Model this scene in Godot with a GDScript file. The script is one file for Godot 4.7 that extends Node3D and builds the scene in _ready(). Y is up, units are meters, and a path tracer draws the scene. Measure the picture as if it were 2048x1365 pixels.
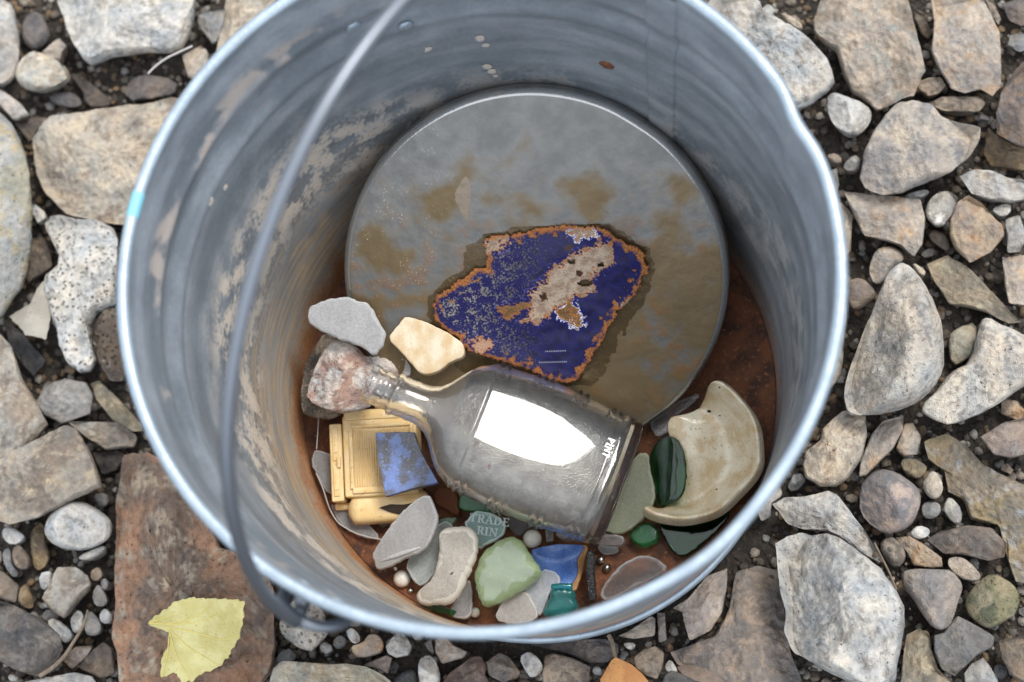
extends Node3D

# each: name, palette, height of the widest section (mm), relief, texture, label, outline in plan (tenths of a millimetre: x, z, x, z ...)
const STONES := [
	["boulder","white",-7,1.00,"pit","large chalk-white boulder with a straight broken edge above the tan slab",[-2964,-2593,-2931,-2510,-2897,-2408,-2834,-2295,-2791,-2204,-2722,-2156,-2627,-2191,-2437,-2217,-2245,-2213,-2160,-2244,-2116,-2331,-2100,-2430,-2099,-2550,-2166,-2674,-2555,-2774,-2892,-2710]],
	["stone","pale",-14,1.00,"grain","smooth pale grey stone beside the small cream oval pebble",[-3502,-2699,-3282,-2637,-3237,-2513,-3208,-2330,-3221,-2210,-3265,-2122,-3321,-2089,-3471,-2141]],
	["pebble","cream",-7,1.00,"pit","small cream oval pebble between the pale grey stone and chalk-white boulder",[-3198,-2133,-3178,-2212,-3113,-2263,-3045,-2250,-2955,-2201,-2875,-2138,-2872,-2078,-2957,-2033,-3071,-2003,-3149,-2021,-3196,-2083]],
	["pebble","purple",-22,1.00,"grain","dull purple-grey round pebble sunk behind the small cream oval pebble",[-3236,-2463,-3216,-2544,-3159,-2587,-3109,-2569,-3066,-2496,-3038,-2423,-3069,-2354,-3146,-2327,-3217,-2371]],
	["stone_chip","tan",-14,0.60,"grain","thin tan stone chip beside the cream oval pebble",[-3073,-2273,-2966,-2374,-2910,-2316,-2942,-2277,-2958,-2208]],
	["slab","cream2",-14,0.60,"pit","broad flat tan sandstone slab running under the bucket rim",[-3108,-1728,-3072,-1766,-2999,-1862,-2885,-1882,-2731,-1900,-2540,-1921,-2349,-1933,-2216,-1947,-2129,-1923,-2058,-1783,-2089,-1298,-2224,-1111,-2604,-1173,-2873,-1231,-2994,-1371,-3064,-1511]],
	["stone","brown",-22,0.60,"grain","brown shoulder of stone at the corner of the broad tan slab",[-3244,-1860,-3143,-1891,-3036,-1892,-3109,-1795,-3139,-1727,-3197,-1799]],
	["pebble","purple",-22,0.70,"grain","flat purple-grey pebble in the hollow above the broad tan slab",[-3052,-2012,-2995,-2049,-2888,-2045,-2817,-1982,-2854,-1943,-2971,-1948]],
	["stone","dbrown",-22,0.80,"grain","dark grey-brown wedge of stone in the hollow under the white boulder",[-2913,-2166,-2845,-2163,-2643,-1984,-2646,-1944,-2757,-1934,-2807,-1981,-2820,-2042]],
	["stone","purple",-22,0.80,"grain","brownish purple stone tucked between white boulder and broad tan slab",[-2568,-2031,-2514,-2128,-2417,-2134,-2281,-2108,-2222,-2065,-2239,-2006,-2373,-1977,-2507,-1968]],
	["stone","grey",-14,0.80,"grain","grey angular stone beside the right flank of the chalk-white boulder",[-2096,-2488,-1924,-2515,-1930,-2420,-1970,-2302,-1998,-2283,-2099,-2428]],
	["stone_chip","tan",-14,0.80,"grain","tan-grey splinter leaning against the bucket below the grey angular stone",[-2187,-2223,-2075,-2287,-2025,-2245,-2013,-2155,-2086,-2049,-2144,-2082]],
	["stone","cream2",-14,0.80,"grain","cream stone with brown patches behind the bucket rim, next to grey angular stone",[-1906,-2720,-1937,-2470,-1968,-2242,-1884,-2288,-1697,-2439,-1511,-2650,-1609,-2755]],
	["stone","pink",-14,0.70,"grain","pinkish white stone poking out above the lichened grey boulder",[-3320,-2054,-3259,-2012,-3178,-1949,-3126,-1877,-3216,-1841,-3314,-1945,-3375,-1997]],
	["boulder","lichen",3,1.00,"pit","large rounded grey boulder with greenish yellow lichen stains",[-3507,-1964,-3250,-1841,-3151,-1726,-3061,-1501,-3019,-1280,-3013,-970,-3040,-787,-3123,-637,-3179,-547,-3420,-494,-3592,-805,-3674,-1620]],
	["boulder","white",-7,0.90,"hole","long white limestone boulder peppered with dark pits",[-2971,-1162,-2937,-1208,-2875,-1217,-2749,-1180,-2624,-1165,-2550,-1121,-2516,-1052,-2504,-874,-2510,-647,-2620,-589,-2662,-508,-2662,-396,-2617,-302,-2646,-252,-2716,-244,-2790,-297,-2836,-390,-2856,-494,-2908,-619,-2950,-744,-2939,-827,-2870,-887,-2862,-949,-2930,-1066,-2964,-1130]],
	["stone","conglom",-7,1.00,"hole","dark brown rough conglomerate stone beside the pitted white boulder",[-2649,-446,-2633,-548,-2580,-608,-2499,-626,-2435,-563,-2412,-256,-2460,-176,-2531,-178,-2579,-251,-2635,-364]],
	["stone_chip","white",-14,0.70,"grain","tiny white wedge of stone above the pitted white boulder",[-3086,-1325,-2998,-1258,-2991,-1216,-3036,-1180,-3076,-1251]],
	["stone","brown",-22,0.70,"grain","grey-brown stone wedged between lichened boulder and pitted white boulder",[-3106,-1117,-3023,-1124,-2976,-1038,-2961,-932,-3021,-882,-3082,-852,-3113,-832]],
	["stone","dgrey",-22,0.60,"grain","near-black stone under the withered grey leaf",[-3247,-606,-3128,-529,-2963,-348,-3042,-258,-3118,-332,-3196,-438]],
	["stone","tan2",-7,1.00,"grain","knobbly tan and white stone above the brown block",[-3360,-425,-3210,-488,-3145,-419,-3058,-204,-2976,-81,-2892,71,-2991,203,-3109,260,-3288,300]],
	["stone","grey2",-14,0.80,"grain","grey stone with a dark crack across it",[-3002,-71,-2939,-201,-2814,-218,-2688,-194,-2645,-117,-2665,-7,-2829,58,-2943,0]],
	["stone_plate","olive",-7,0.80,"grain","thin brown stone plate standing on edge by the bucket",[-2645,-170,-2597,-189,-2468,-69,-2325,85,-2316,126,-2378,125,-2504,53,-2606,-73]],
	["stone","tan2",-14,0.80,"grain","tan and grey flat stone below the cracked grey stone",[-2788,42,-2483,50,-2370,138,-2381,206,-2463,210,-2559,215,-2687,130]],
	["stone_block","tanblock",3,1.00,"grain","large squared block of tan and brown stone",[-3186,342,-3040,251,-2746,102,-2690,124,-2618,221,-2512,465,-2672,528,-2897,643,-3058,673,-3170,624]],
	["pebble","white",-7,1.20,"pit","smooth white egg-shaped cobble beside the red-brown slab",[-2879,680,-2836,587,-2730,529,-2648,531,-2522,607,-2471,675,-2488,755,-2594,813,-2702,824,-2813,789,-2870,734]],
	["pebble","white",-14,1.00,"grain","small white pebble under the corner of the tan block",[-3164,677,-3117,653,-3025,699,-3023,740,-3097,772,-3154,731]],
	["stone","orange",-22,1.00,"grain","ochre-brown stone left of the white egg-shaped cobble",[-3012,653,-2945,613,-2926,722,-2879,831,-2924,897,-2978,910,-3012,788]],
	["pebble","brown",-14,0.80,"grain","brown pebble beside the ochre-brown stone",[-3095,799,-3063,753,-2986,828,-2982,908,-3034,921,-3084,880]],
	["pebble","grey",-22,0.80,"grain","grey pebble half under the brown pebble",[-3185,785,-3131,759,-3111,881,-3060,922,-3100,955,-3159,880]],
	["stone","tan2",-7,0.90,"grain","angular pale tan stone among the white gravel",[-2879,1093,-2793,909,-2685,911,-2608,965,-2585,1018,-2650,1083,-2738,1207,-2808,1173]],
	["pebble","white",-14,0.80,"grain","pale chip against the angular pale tan stone",[-2930,936,-2842,917,-2850,991,-2904,1049]],
	["stone_chip","white",-14,0.50,"grain","flat white flake under the white egg-shaped cobble",[-2696,840,-2549,776,-2520,796,-2613,862,-2681,867]],
	["pebble","orange2",-14,0.90,"grain","small orange-tan pebble beside the red-brown slab",[-2619,928,-2570,900,-2538,949,-2580,991,-2618,971]],
	["pebble","grey2",-14,0.90,"grain","elongated light grey pebble beside the red-brown slab",[-2607,1061,-2566,989,-2508,1089,-2519,1135,-2583,1134]],
	["pebble","grey2",-14,0.80,"grain","tiny grey pebble above the elongated light grey pebble",[-2556,982,-2527,967,-2498,1010,-2523,1045,-2551,1022]],
	["pebble","white",-14,0.90,"grain","little white pebble touching the edge of the red-brown slab",[-2555,1168,-2519,1139,-2467,1195,-2501,1240,-2549,1223]],
	["pebble","grey",-14,0.90,"grain","blue-grey pebble crossed by the twig's tip",[-2639,1245,-2621,1140,-2543,1221,-2537,1286,-2593,1308,-2635,1288]],
	["pebble","white",-14,0.90,"grain","white upright pebble beside the twig",[-2723,1191,-2675,1143,-2643,1193,-2660,1271,-2702,1293,-2724,1231]],
	["pebble","white",-14,0.90,"grain","long white pebble below the angular pale tan stone",[-2871,1216,-2816,1187,-2707,1277,-2711,1326,-2753,1352,-2824,1282]],
	["pebble","grey",-22,0.80,"grain","grey flake half buried by the long white pebble",[-2926,1171,-2885,1125,-2807,1180,-2854,1199,-2894,1218]],
	["boulder","darkstone",3,1.10,"grain","big dark grey-brown cobble beside the curved twig",[-3144,1102,-3006,1143,-2841,1224,-2729,1317,-2705,1395,-2759,1511,-2851,1548,-2987,1508,-3126,1428,-3202,1271]],
	["stone","pink2",-14,0.80,"grain","pinkish brown stone beside the dark cobble",[-2777,1427,-2685,1363,-2584,1358,-2621,1429,-2706,1494]],
	["stone","brown",-14,0.90,"grain","brown angular stone below the corner of the red-brown slab",[-2680,1481,-2589,1391,-2524,1336,-2455,1382,-2449,1523,-2529,1548,-2652,1494]],
	["stone","pale",-7,0.90,"grain","pale grey stone at the foot of the twig",[-2950,1569,-2830,1545,-2657,1517,-2562,1542,-2505,1620,-2689,1682,-2959,1641]],
	["pebble","cream",-14,0.90,"grain","little cream pebble below the big dark cobble",[-3083,1528,-3044,1509,-3001,1542,-3054,1568]],
	["slab","redbrown",-7,0.55,"pit","large rust-brown rock slab carrying the yellow leaf",[-2471,515,-2426,286,-2292,229,-2125,334,-1926,606,-1826,821,-1704,849,-1568,957,-1519,1063,-1505,1375,-1528,1490,-1630,1630,-2154,1727,-2383,1647,-2413,1427,-2450,1335,-2444,1165,-2458,835]],
	["stone","dbrown",-22,0.80,"grain","dark brown stone between tan flat stone and rust-brown slab",[-2666,210,-2500,198,-2437,232,-2509,323,-2598,349]],
	["pebble","grey",-22,0.80,"grain","grey chip between the tan block and rust-brown slab",[-2655,463,-2559,452,-2542,527,-2609,553]],
	["stone","brown2",-22,0.90,"grain","brown-grey stone above the big dark cobble",[-3270,878,-3171,906,-3070,989,-3079,1096,-3177,1067,-3261,1039]],
	["pebble","orange",-22,0.90,"grain","rusty brown pebble above the big dark cobble",[-3069,1016,-3030,976,-2970,1071,-2980,1137,-3064,1109]],
	["stone","greybeige",-7,1.10,"hole","grey-beige pitted stone in front of the bucket handle's ear",[-1482,1254,-1459,1171,-1384,1122,-1300,1115,-1231,1175,-1195,1308,-1211,1340,-1293,1422,-1361,1404,-1446,1345,-1477,1303]],
	["pebble","grey",-14,0.90,"grain","glassy grey pebble just under the bucket rim",[-1109,1234,-1067,1218,-1024,1235,-1032,1277,-1091,1276]],
	["pebble","pale",-7,0.90,"grain","pale pebble between glassy grey pebble and tan bean-shaped pebble",[-1103,1301,-1061,1285,-1018,1327,-1016,1376,-1059,1377,-1085,1342]],
	["pebble","dgrey2",-14,0.90,"grain","slate-grey squarish pebble in the gravel before the bucket",[-1195,1365,-1149,1312,-1103,1342,-1106,1375,-1156,1407]],
	["pebble","white",-14,0.90,"grain","white-grey pebble left of the slate-grey pebble",[-1268,1381,-1233,1352,-1186,1382,-1190,1415,-1240,1429]],
	["pebble","orange2",-7,1.00,"grain","tan bean-shaped pebble in the gravel before the bucket",[-1076,1392,-1001,1376,-968,1323,-918,1324,-880,1370,-883,1419,-933,1443,-1024,1462,-1058,1441]],
	["stone","pale",-7,1.00,"pit","whitish angular stone right of the tan bean-shaped pebble",[-869,1395,-842,1354,-793,1312,-751,1339,-719,1397,-741,1446,-808,1459,-858,1436]],
	["stone","pink2",-14,0.80,"grain","pinkish grey angular stone below the tan bean-shaped pebble",[-1012,1492,-937,1460,-870,1434,-845,1453,-869,1543,-936,1509]],
	["pebble","dgrey",-22,0.80,"grain","dark pebble beside the pinkish grey angular stone",[-879,1526,-857,1452,-808,1478,-832,1535]],
	["pebble","white",-7,1.10,"pit","smooth white finger-shaped pebble standing before the bucket",[-687,1512,-675,1463,-634,1439,-592,1464,-562,1538,-558,1599,-591,1627,-665,1626,-682,1569]],
	["stone","tan",-14,0.90,"grain","tan triangular stone with an orange spot",[-599,1341,-537,1334,-495,1384,-411,1426,-436,1458,-561,1490,-599,1423]],
	["stone_chip","grey",-22,0.90,"grain","grey sliver beside the tan triangular stone",[-679,1363,-629,1331,-618,1431,-649,1405]],
	["pebble","white",-14,0.80,"grain","white sliver pebble directly below the bucket rim",[-731,1298,-688,1301,-669,1332,-704,1358,-731,1339]],
	["stone","grey",-22,0.90,"grain","grey elongated stone beside the rust-brown slab",[-1577,1526,-1544,1451,-1495,1394,-1452,1382,-1409,1420,-1425,1453,-1527,1468,-1551,1543]],
	["slab","yellowish",-7,0.80,"grain","pale yellowish layered slab of stone before the gravel",[-1528,1599,-1510,1509,-1452,1469,-1342,1479,-1208,1489,-1091,1490,-982,1508,-873,1558,-831,1596,-880,1656,-1254,1709,-1548,1665]],
	["stone","darkred",-14,0.80,"grain","dark reddish stone beside the white finger-shaped pebble",[-564,1600,-519,1539,-395,1455,-341,1447,-307,1501,-316,1558,-287,1595,-352,1672,-518,1670]],
	["pebble","dgrey",-22,0.90,"grain","dark grey stone left of the white finger-shaped pebble",[-849,1560,-782,1511,-723,1504,-716,1561,-716,1611,-840,1609]],
	["stone","brown2",-14,0.90,"grain","grey-brown stone left of the chunky white pebble",[-311,1485,-236,1428,-178,1454,-112,1544,-129,1577,-219,1596,-294,1558]],
	["pebble","white",-7,1.10,"grain","chunky white pebble before the bucket's lowest edge",[-116,1470,-63,1430,-5,1472,23,1521,11,1553,-47,1589,-79,1544]],
	["stone_block","tan3",-14,1.00,"grain","brown and tan block right of the chunky white pebble",[7,1554,20,1452,69,1437,184,1467,283,1517,274,1602,151,1645,11,1619]],
	["stone","purple",-22,0.80,"grain","long purple-grey stone under the bucket's edge",[-71,1380,62,1349,359,1353,429,1387,429,1445,366,1485,276,1492,111,1424]],
	["stone","tan",-14,0.70,"grain","beige flat stone below the bucket wall by the dry leaf stem",[432,1348,489,1324,622,1236,646,1249,640,1351,522,1365]],
	["stone","grey",-22,0.90,"grain","grey-brown rib of stone beside the pale triangular stone",[650,1210,693,1210,701,1367,655,1382]],
	["stone","pinktan",-7,0.80,"grain","pale pinkish triangular stone tucked against the bucket wall",[748,1206,831,1150,939,1029,1053,990,1051,1097,1016,1235,957,1331,834,1390,812,1305,797,1231]],
	["pebble","white",-14,0.80,"grain","white sliver below the beige flat stone",[454,1389,513,1383,539,1402,496,1429]],
	["stone","tan3",-14,0.90,"grain","beige-brown stone right of the orange dry leaf",[512,1471,578,1423,644,1404,688,1441,683,1522,649,1595,584,1569,528,1520]],
	["pebble","white",-14,0.90,"grain","small white tooth-shaped pebble by the brown feather-like leaf",[693,1514,724,1476,769,1548,747,1565,698,1548]],
	["stone","dgrey2",-14,0.90,"grain","dark grey stone below the tooth-shaped pebble",[673,1623,690,1571,731,1535,804,1572,884,1622,802,1669,680,1668]],
	["slab","slabbrown",-22,0.80,"grain","broad flat grey-brown slab with scattered grit",[720,1432,967,1354,1052,1191,1098,986,1222,946,1352,990,1362,1196,1388,1441,1447,1608,1203,1674,1043,1624,882,1540,760,1506]],
	["pebble","grey2",-14,1.00,"grain","little grey ball of stone beside the orange dry leaf",[285,1533,311,1508,341,1530,337,1560,299,1563]],
	["stone","darkred",-22,0.90,"grain","reddish brown stone below the chunky white pebble",[-155,1605,-113,1561,-72,1586,-47,1619,-146,1634]],
	["boulder","whitegrey",9,1.15,"pit","big ridged whitish boulder resting on the grey-brown slab",[1329,886,1393,834,1467,825,1519,842,1603,833,1695,883,1807,970,1897,1045,1976,1162,2008,1247,2010,1330,1984,1475,1952,1645,1832,1701,1690,1642,1528,1552,1406,1488,1363,1362,1370,1299,1348,1152,1335,1025]],
	["stone","pale",-7,0.80,"pit","pale curved stone behind the big ridged boulder",[1312,633,1377,596,1484,593,1624,558,1676,586,1747,685,1817,795,1886,925,1893,968,1812,924,1699,836,1606,791,1489,783,1395,743,1354,677]],
	["stone","cream2",-7,0.90,"pit","cream wedge-shaped stone by the bucket, above the pale curved stone",[1484,418,1502,342,1590,278,1603,212,1724,105,1847,97,1847,252,1816,382,1737,501,1667,543,1582,541,1498,484]],
	["stone","tan",-14,0.80,"grain","tan-grey stone leaning beside the cream wedge-shaped stone",[1796,478,1806,390,1873,238,1940,162,2057,132,2054,209,1996,318,1907,404,1830,479]],
	["stone","tan",-22,0.80,"grain","small tan-grey stone right of the leaning tan-grey stone",[2010,302,2064,159,2113,155,2158,239,2137,338,2051,353,2020,325]],
	["stone","mottled",-7,1.10,"grain","round mottled purple-grey cobble with pale pink streaks",[1792,600,1816,513,1904,444,2009,463,2091,530,2139,586,2121,693,2059,789,1932,819,1860,774,1799,697]],
	["pebble","olive",-22,0.80,"grain","brown pebble behind the mottled cobble",[2029,363,2105,358,2186,406,2170,449,2131,487,2047,447]],
	["pebble","cream",-7,1.00,"grain","pale oval pebble beside the mottled cobble",[2138,542,2167,483,2210,459,2250,512,2258,577,2224,625,2172,608]],
	["pebble","grey",-14,0.90,"grain","round grey pebble under the pale oval pebble",[2131,654,2165,619,2238,632,2246,684,2202,726,2139,714]],
	["pebble","grey2",-14,0.90,"grain","diamond-shaped grey pebble beside the round grey pebble",[2253,651,2293,587,2363,675,2354,751,2307,750,2257,684]],
	["pebble","white",-14,0.90,"grain","small white pebble below the mottled cobble",[2068,788,2117,752,2184,780,2166,823,2113,835,2072,815]],
	["stone","darkwet",-14,0.90,"grain","flattish dark brown cobble with a dusty grey patch",[2161,839,2231,792,2380,760,2515,779,2590,863,2575,943,2496,963,2341,923,2246,921]],
	["pebble","tan3",-14,1.00,"grain","oval tan-brown pebble against the big ridged boulder",[1890,871,1924,818,1977,814,2037,885,2040,949,1991,1002,1929,958]],
	["stone","orange2",-14,0.80,"grain","orange-tinged stone between oval tan-brown pebble and dark brown cobble",[1992,825,2061,813,2144,865,2240,942,2243,994,2180,998,2076,980,2049,907]],
	["pebble","tan",-14,0.90,"grain","tan rhombic pebble with a dark end",[2261,948,2319,931,2381,958,2458,1053,2417,1082,2324,1060,2269,999]],
	["stone","greybrown",-7,0.90,"grain","smooth grey-brown heart-shaped cobble",[2003,1024,2072,1006,2217,1019,2280,1020,2349,1104,2325,1167,2277,1314,2223,1355,2162,1339,2103,1248,2055,1163,2015,1120]],
	["stone","mossy",-7,1.00,"pit","round olive cobble stained with moss",[2345,1189,2379,1136,2466,1053,2528,1049,2608,1098,2651,1173,2620,1267,2557,1308,2472,1354,2401,1316,2352,1252]],
	["stone","dgrey2",-7,0.90,"grain","dark grey angular cobble below the heart-shaped cobble",[2166,1376,2223,1361,2300,1272,2370,1310,2501,1391,2488,1443,2393,1494,2275,1602,2204,1565,2167,1460]],
	["stone","olivetan",-14,0.90,"grain","brown stone with a yellowish band beside the big ridged boulder",[2029,1365,2093,1329,2150,1346,2161,1451,2193,1557,2267,1636,2150,1692,1975,1659,1997,1502]],
	["stone","grey2",-14,0.90,"grain","light grey angular stone below the dark grey angular cobble",[2326,1580,2365,1528,2434,1492,2468,1540,2515,1629,2420,1675,2329,1637]],
	["pebble","dgrey",-22,0.90,"grain","small black-grey pebble beside the light grey angular stone",[2489,1542,2527,1513,2578,1543,2554,1606,2507,1605]],
	["stone","brown",-14,0.90,"grain","brown stone below the mossy olive cobble",[2521,1404,2659,1380,2733,1407,2709,1668,2589,1604,2537,1509]],
	["rock","wetrock",-22,0.80,"grain","large yellow-brown wet rock with grey veins",[2178,273,2303,226,2407,290,2487,402,2631,482,2734,539,2803,811,2746,1100,2643,1077,2607,958,2612,851,2554,752,2408,717,2376,607,2288,556,2278,441,2190,362]],
	["stone","pink2",-7,0.90,"grain","pinkish brown stone above the yellow-brown wet rock",[2476,278,2612,194,2740,165,2803,352,2644,402,2540,378]],
	["stone","pale",-14,0.90,"grain","pale grey lump beside the bucket, by the pale curved stone",[1215,640,1293,521,1358,501,1369,572,1307,615,1299,697,1245,717]],
	["boulder","cream3",9,1.10,"pit","large pale egg-shaped boulder standing near the bucket rim",[1735,2,1800,-192,1858,-333,1916,-475,1973,-606,2029,-676,2093,-679,2154,-633,2223,-520,2279,-364,2293,-199,2277,-69,2210,37,2102,121,1976,161,1818,183,1746,155,1728,78]],
	["boulder","cream3",-7,0.90,"pit","broad cream-grey boulder lying beside the egg-shaped boulder",[2131,108,2240,13,2318,-95,2437,-146,2501,-387,2534,-419,2657,-349,2810,-256,2853,-91,2745,-17,2528,129,2315,211,2212,181]],
	["stone","olivetan",-14,0.80,"grain","long olive-brown stone above the broad cream-grey boulder",[2228,-751,2343,-804,2447,-732,2569,-593,2679,-455,2739,-398,2665,-389,2541,-454,2457,-485,2341,-511,2262,-648]],
	["stone","yellowish",-22,0.70,"grain","yellowish tan stone between egg-shaped and cream-grey boulders",[2327,-342,2383,-390,2502,-426,2473,-248,2439,-204,2340,-152]],
	["stone","tan",-7,0.80,"grain","flat tan stone with orange stains near the bucket rim",[1773,-1179,1913,-1160,2053,-1143,2203,-1115,2219,-1003,2207,-845,2156,-767,2084,-838,1999,-875,1872,-913,1822,-1040]],
	["stone","tan",-14,0.90,"grain","rounded tan stone behind the tip of the egg-shaped boulder",[1900,-751,1936,-846,2002,-870,2076,-841,2106,-778,2029,-741,1972,-647,1928,-637,1898,-694]],
	["stone","tan3",-14,0.90,"grain","small brown-sided tan stone beside the egg-shaped boulder",[1767,-665,1855,-690,1932,-603,1925,-547,1815,-483,1773,-529]],
	["pebble","cream",-14,0.70,"grain","pale splinter beside the rounded tan stone",[2138,-771,2221,-715,2209,-673,2167,-702]],
	["pebble","mixedpale",-7,1.10,"grain","grey-white mottled pebble beside the orange-tan angular cobble",[2222,-1059,2268,-1137,2345,-1169,2408,-1144,2416,-1075,2346,-964,2282,-949,2230,-1002]],
	["stone","orange2",-7,1.00,"grain","orange-tan angular cobble right of the flat tan stone",[2358,-986,2406,-1098,2472,-1135,2544,-1081,2655,-941,2663,-885,2583,-786,2464,-729,2383,-816,2354,-885]],
	["stone","grey2",-14,0.90,"grain","grey upright stone beside the orange-tan cobble",[2680,-1007,2761,-1027,2797,-889,2755,-806,2680,-797]],
	["stone","tan",-7,0.90,"grain","tan-grey stone below the grey upright stone",[2644,-756,2763,-771,2817,-588,2758,-468,2669,-482,2651,-594]],
	["stone","tan",-14,0.80,"grain","tan stone half hidden behind the bucket rim by flat tan stone",[1620,-1161,1761,-1133,1813,-1062,1801,-845,1750,-796,1633,-851]],
	["stone","cream",-14,0.80,"grain","pale stone half hidden behind the bucket rim by egg-shaped boulder",[1657,-612,1743,-575,1766,-473,1736,-306,1738,-194,1705,-84,1627,-14,1553,-33,1594,-310]],
	["pebble","brown2",-22,0.80,"grain","grey-brown pebble under the orange-tan cobble",[2237,-933,2269,-989,2359,-940,2366,-837,2318,-862]],
	["pebble","dgrey",-22,0.70,"grain","dark grey flake under flat tan stone's tip",[2187,-838,2265,-875,2296,-840,2223,-797]],
	["boulder","pale",3,0.90,"pit","long whitish boulder lying against the bucket's far rim",[997,-2327,1064,-2394,1317,-2341,1325,-2280,1436,-2205,1527,-2140,1618,-2056,1698,-1953,1739,-1802,1701,-1755,1606,-1690,1513,-1655,1404,-1738,1279,-1922,1152,-2098,1023,-2235]],
	["boulder","tanbrown",-7,0.90,"grain","large tan and brown boulder with a jagged grey seam",[1624,-2235,1665,-2365,1771,-2441,2172,-2401,2195,-2258,2225,-2086,2272,-1895,2243,-1856,2192,-1750,2118,-1733,2032,-1668,1976,-1650,1932,-1712,1842,-1770,1790,-1877,1757,-2028,1694,-2081,1630,-2154]],
	["boulder","tan",-7,0.90,"grain","tan boulder with a grey blotch beside the seamed boulder",[2311,-2373,2607,-2349,2648,-2236,2696,-2104,2696,-1915,2689,-1777,2641,-1720,2569,-1758,2477,-1747,2405,-1780,2354,-1871,2300,-2013,2327,-2202]],
	["pebble","white",-7,1.00,"grain","bright white pebble beside the bucket's far rim",[1678,-1742,1722,-1790,1795,-1757,1923,-1702,1952,-1632,1908,-1545,1841,-1499,1751,-1552,1698,-1623]],
	["boulder","tangrey",3,0.80,"grain","broad wedge-shaped tan stone with a grey face and pale border",[1853,-1222,1890,-1375,1950,-1519,2017,-1599,2093,-1664,2176,-1680,2284,-1651,2336,-1580,2425,-1538,2559,-1503,2547,-1435,2469,-1323,2375,-1240,2228,-1178,2090,-1126,1981,-1120,1882,-1163]],
	["stone","tan3",-14,0.80,"grain","flat tan-brown stone above the broad wedge-shaped stone",[2268,-1722,2353,-1758,2482,-1754,2574,-1750,2609,-1707,2570,-1660,2477,-1654,2349,-1674]],
	["stone","tan3",-14,0.90,"grain","small knobbly brown stone between the two tan boulders",[2200,-1854,2265,-1871,2358,-1882,2384,-1826,2345,-1783,2279,-1761,2225,-1803]],
	["boulder","purplebrown",3,1.00,"grain","purple-brown boulder beside the broad wedge-shaped stone",[2640,-1587,2673,-1702,2767,-1845,2843,-1920,2931,-1867,2905,-1382,2787,-1368,2708,-1409,2643,-1461]],
	["stone","orange",-22,0.90,"grain","brown stone under the purple-brown boulder",[2574,-1431,2618,-1587,2670,-1526,2741,-1473,2850,-1439,2889,-1320,2752,-1316,2616,-1351]],
	["stone","pale",-7,0.80,"grain","flat pale grey stone below the purple-brown boulder",[2423,-1251,2511,-1286,2601,-1273,2689,-1231,2824,-1206,2846,-1109,2727,-1085,2592,-1100,2486,-1142]],
	["stone","brown",-22,0.90,"grain","narrow brown stone between the seamed boulder and blotched boulder",[2228,-2337,2278,-2304,2320,-2190,2299,-2141,2254,-2183,2225,-2276]],
	["stone","tan3",-22,0.90,"grain","brown stone above the blotched tan boulder",[2629,-2399,2692,-2335,2725,-2252,2709,-2212,2670,-2275]],
	["stone","purplebrown",-22,0.90,"grain","dark purple-brown stone above the purple-brown boulder",[2730,-2353,2862,-2387,2921,-2263,2843,-2196,2771,-2240]],
	["stone_chip","grey",-22,0.60,"grain","thin grey sliver under flat tan-brown stone",[2529,-1668,2640,-1653,2629,-1628,2547,-1637]],
	["pebble","white",-14,0.80,"grain","white flake under the broad wedge-shaped stone",[2107,-1167,2237,-1201,2268,-1180,2216,-1143,2124,-1137]],
	["pebble","pale",-14,0.80,"grain","pale pebble beside the orange-tan angular cobble",[2596,-1073,2716,-1102,2712,-1030,2639,-1014]],
	["pebble","grey2",-14,1.00,"grain","greenish grey pebble in the gravel beside the far rim",[1764,-1358,1840,-1429,1876,-1393,1864,-1325,1800,-1325]],
	["pebble","orange2",-14,1.00,"grain","tan chip in the gravel beside the far rim",[1672,-1431,1739,-1440,1776,-1387,1727,-1368]],
	["stone","grey",-14,0.80,"grain","flat grey stone touching the bucket rim below the gravel",[1660,-1313,1736,-1350,1746,-1241,1720,-1154,1674,-1166]],
	["pebble","cream2",-7,0.80,"grain","cream chip on the far edge of the long whitish boulder",[1437,-2305,1548,-2239,1575,-2177,1519,-2195,1455,-2254]],
	["pebble","white",3,0.90,"grain","white pebble behind the long whitish boulder",[1325,-2285,1364,-2321,1411,-2276,1380,-2225,1339,-2250]],
]
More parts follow.
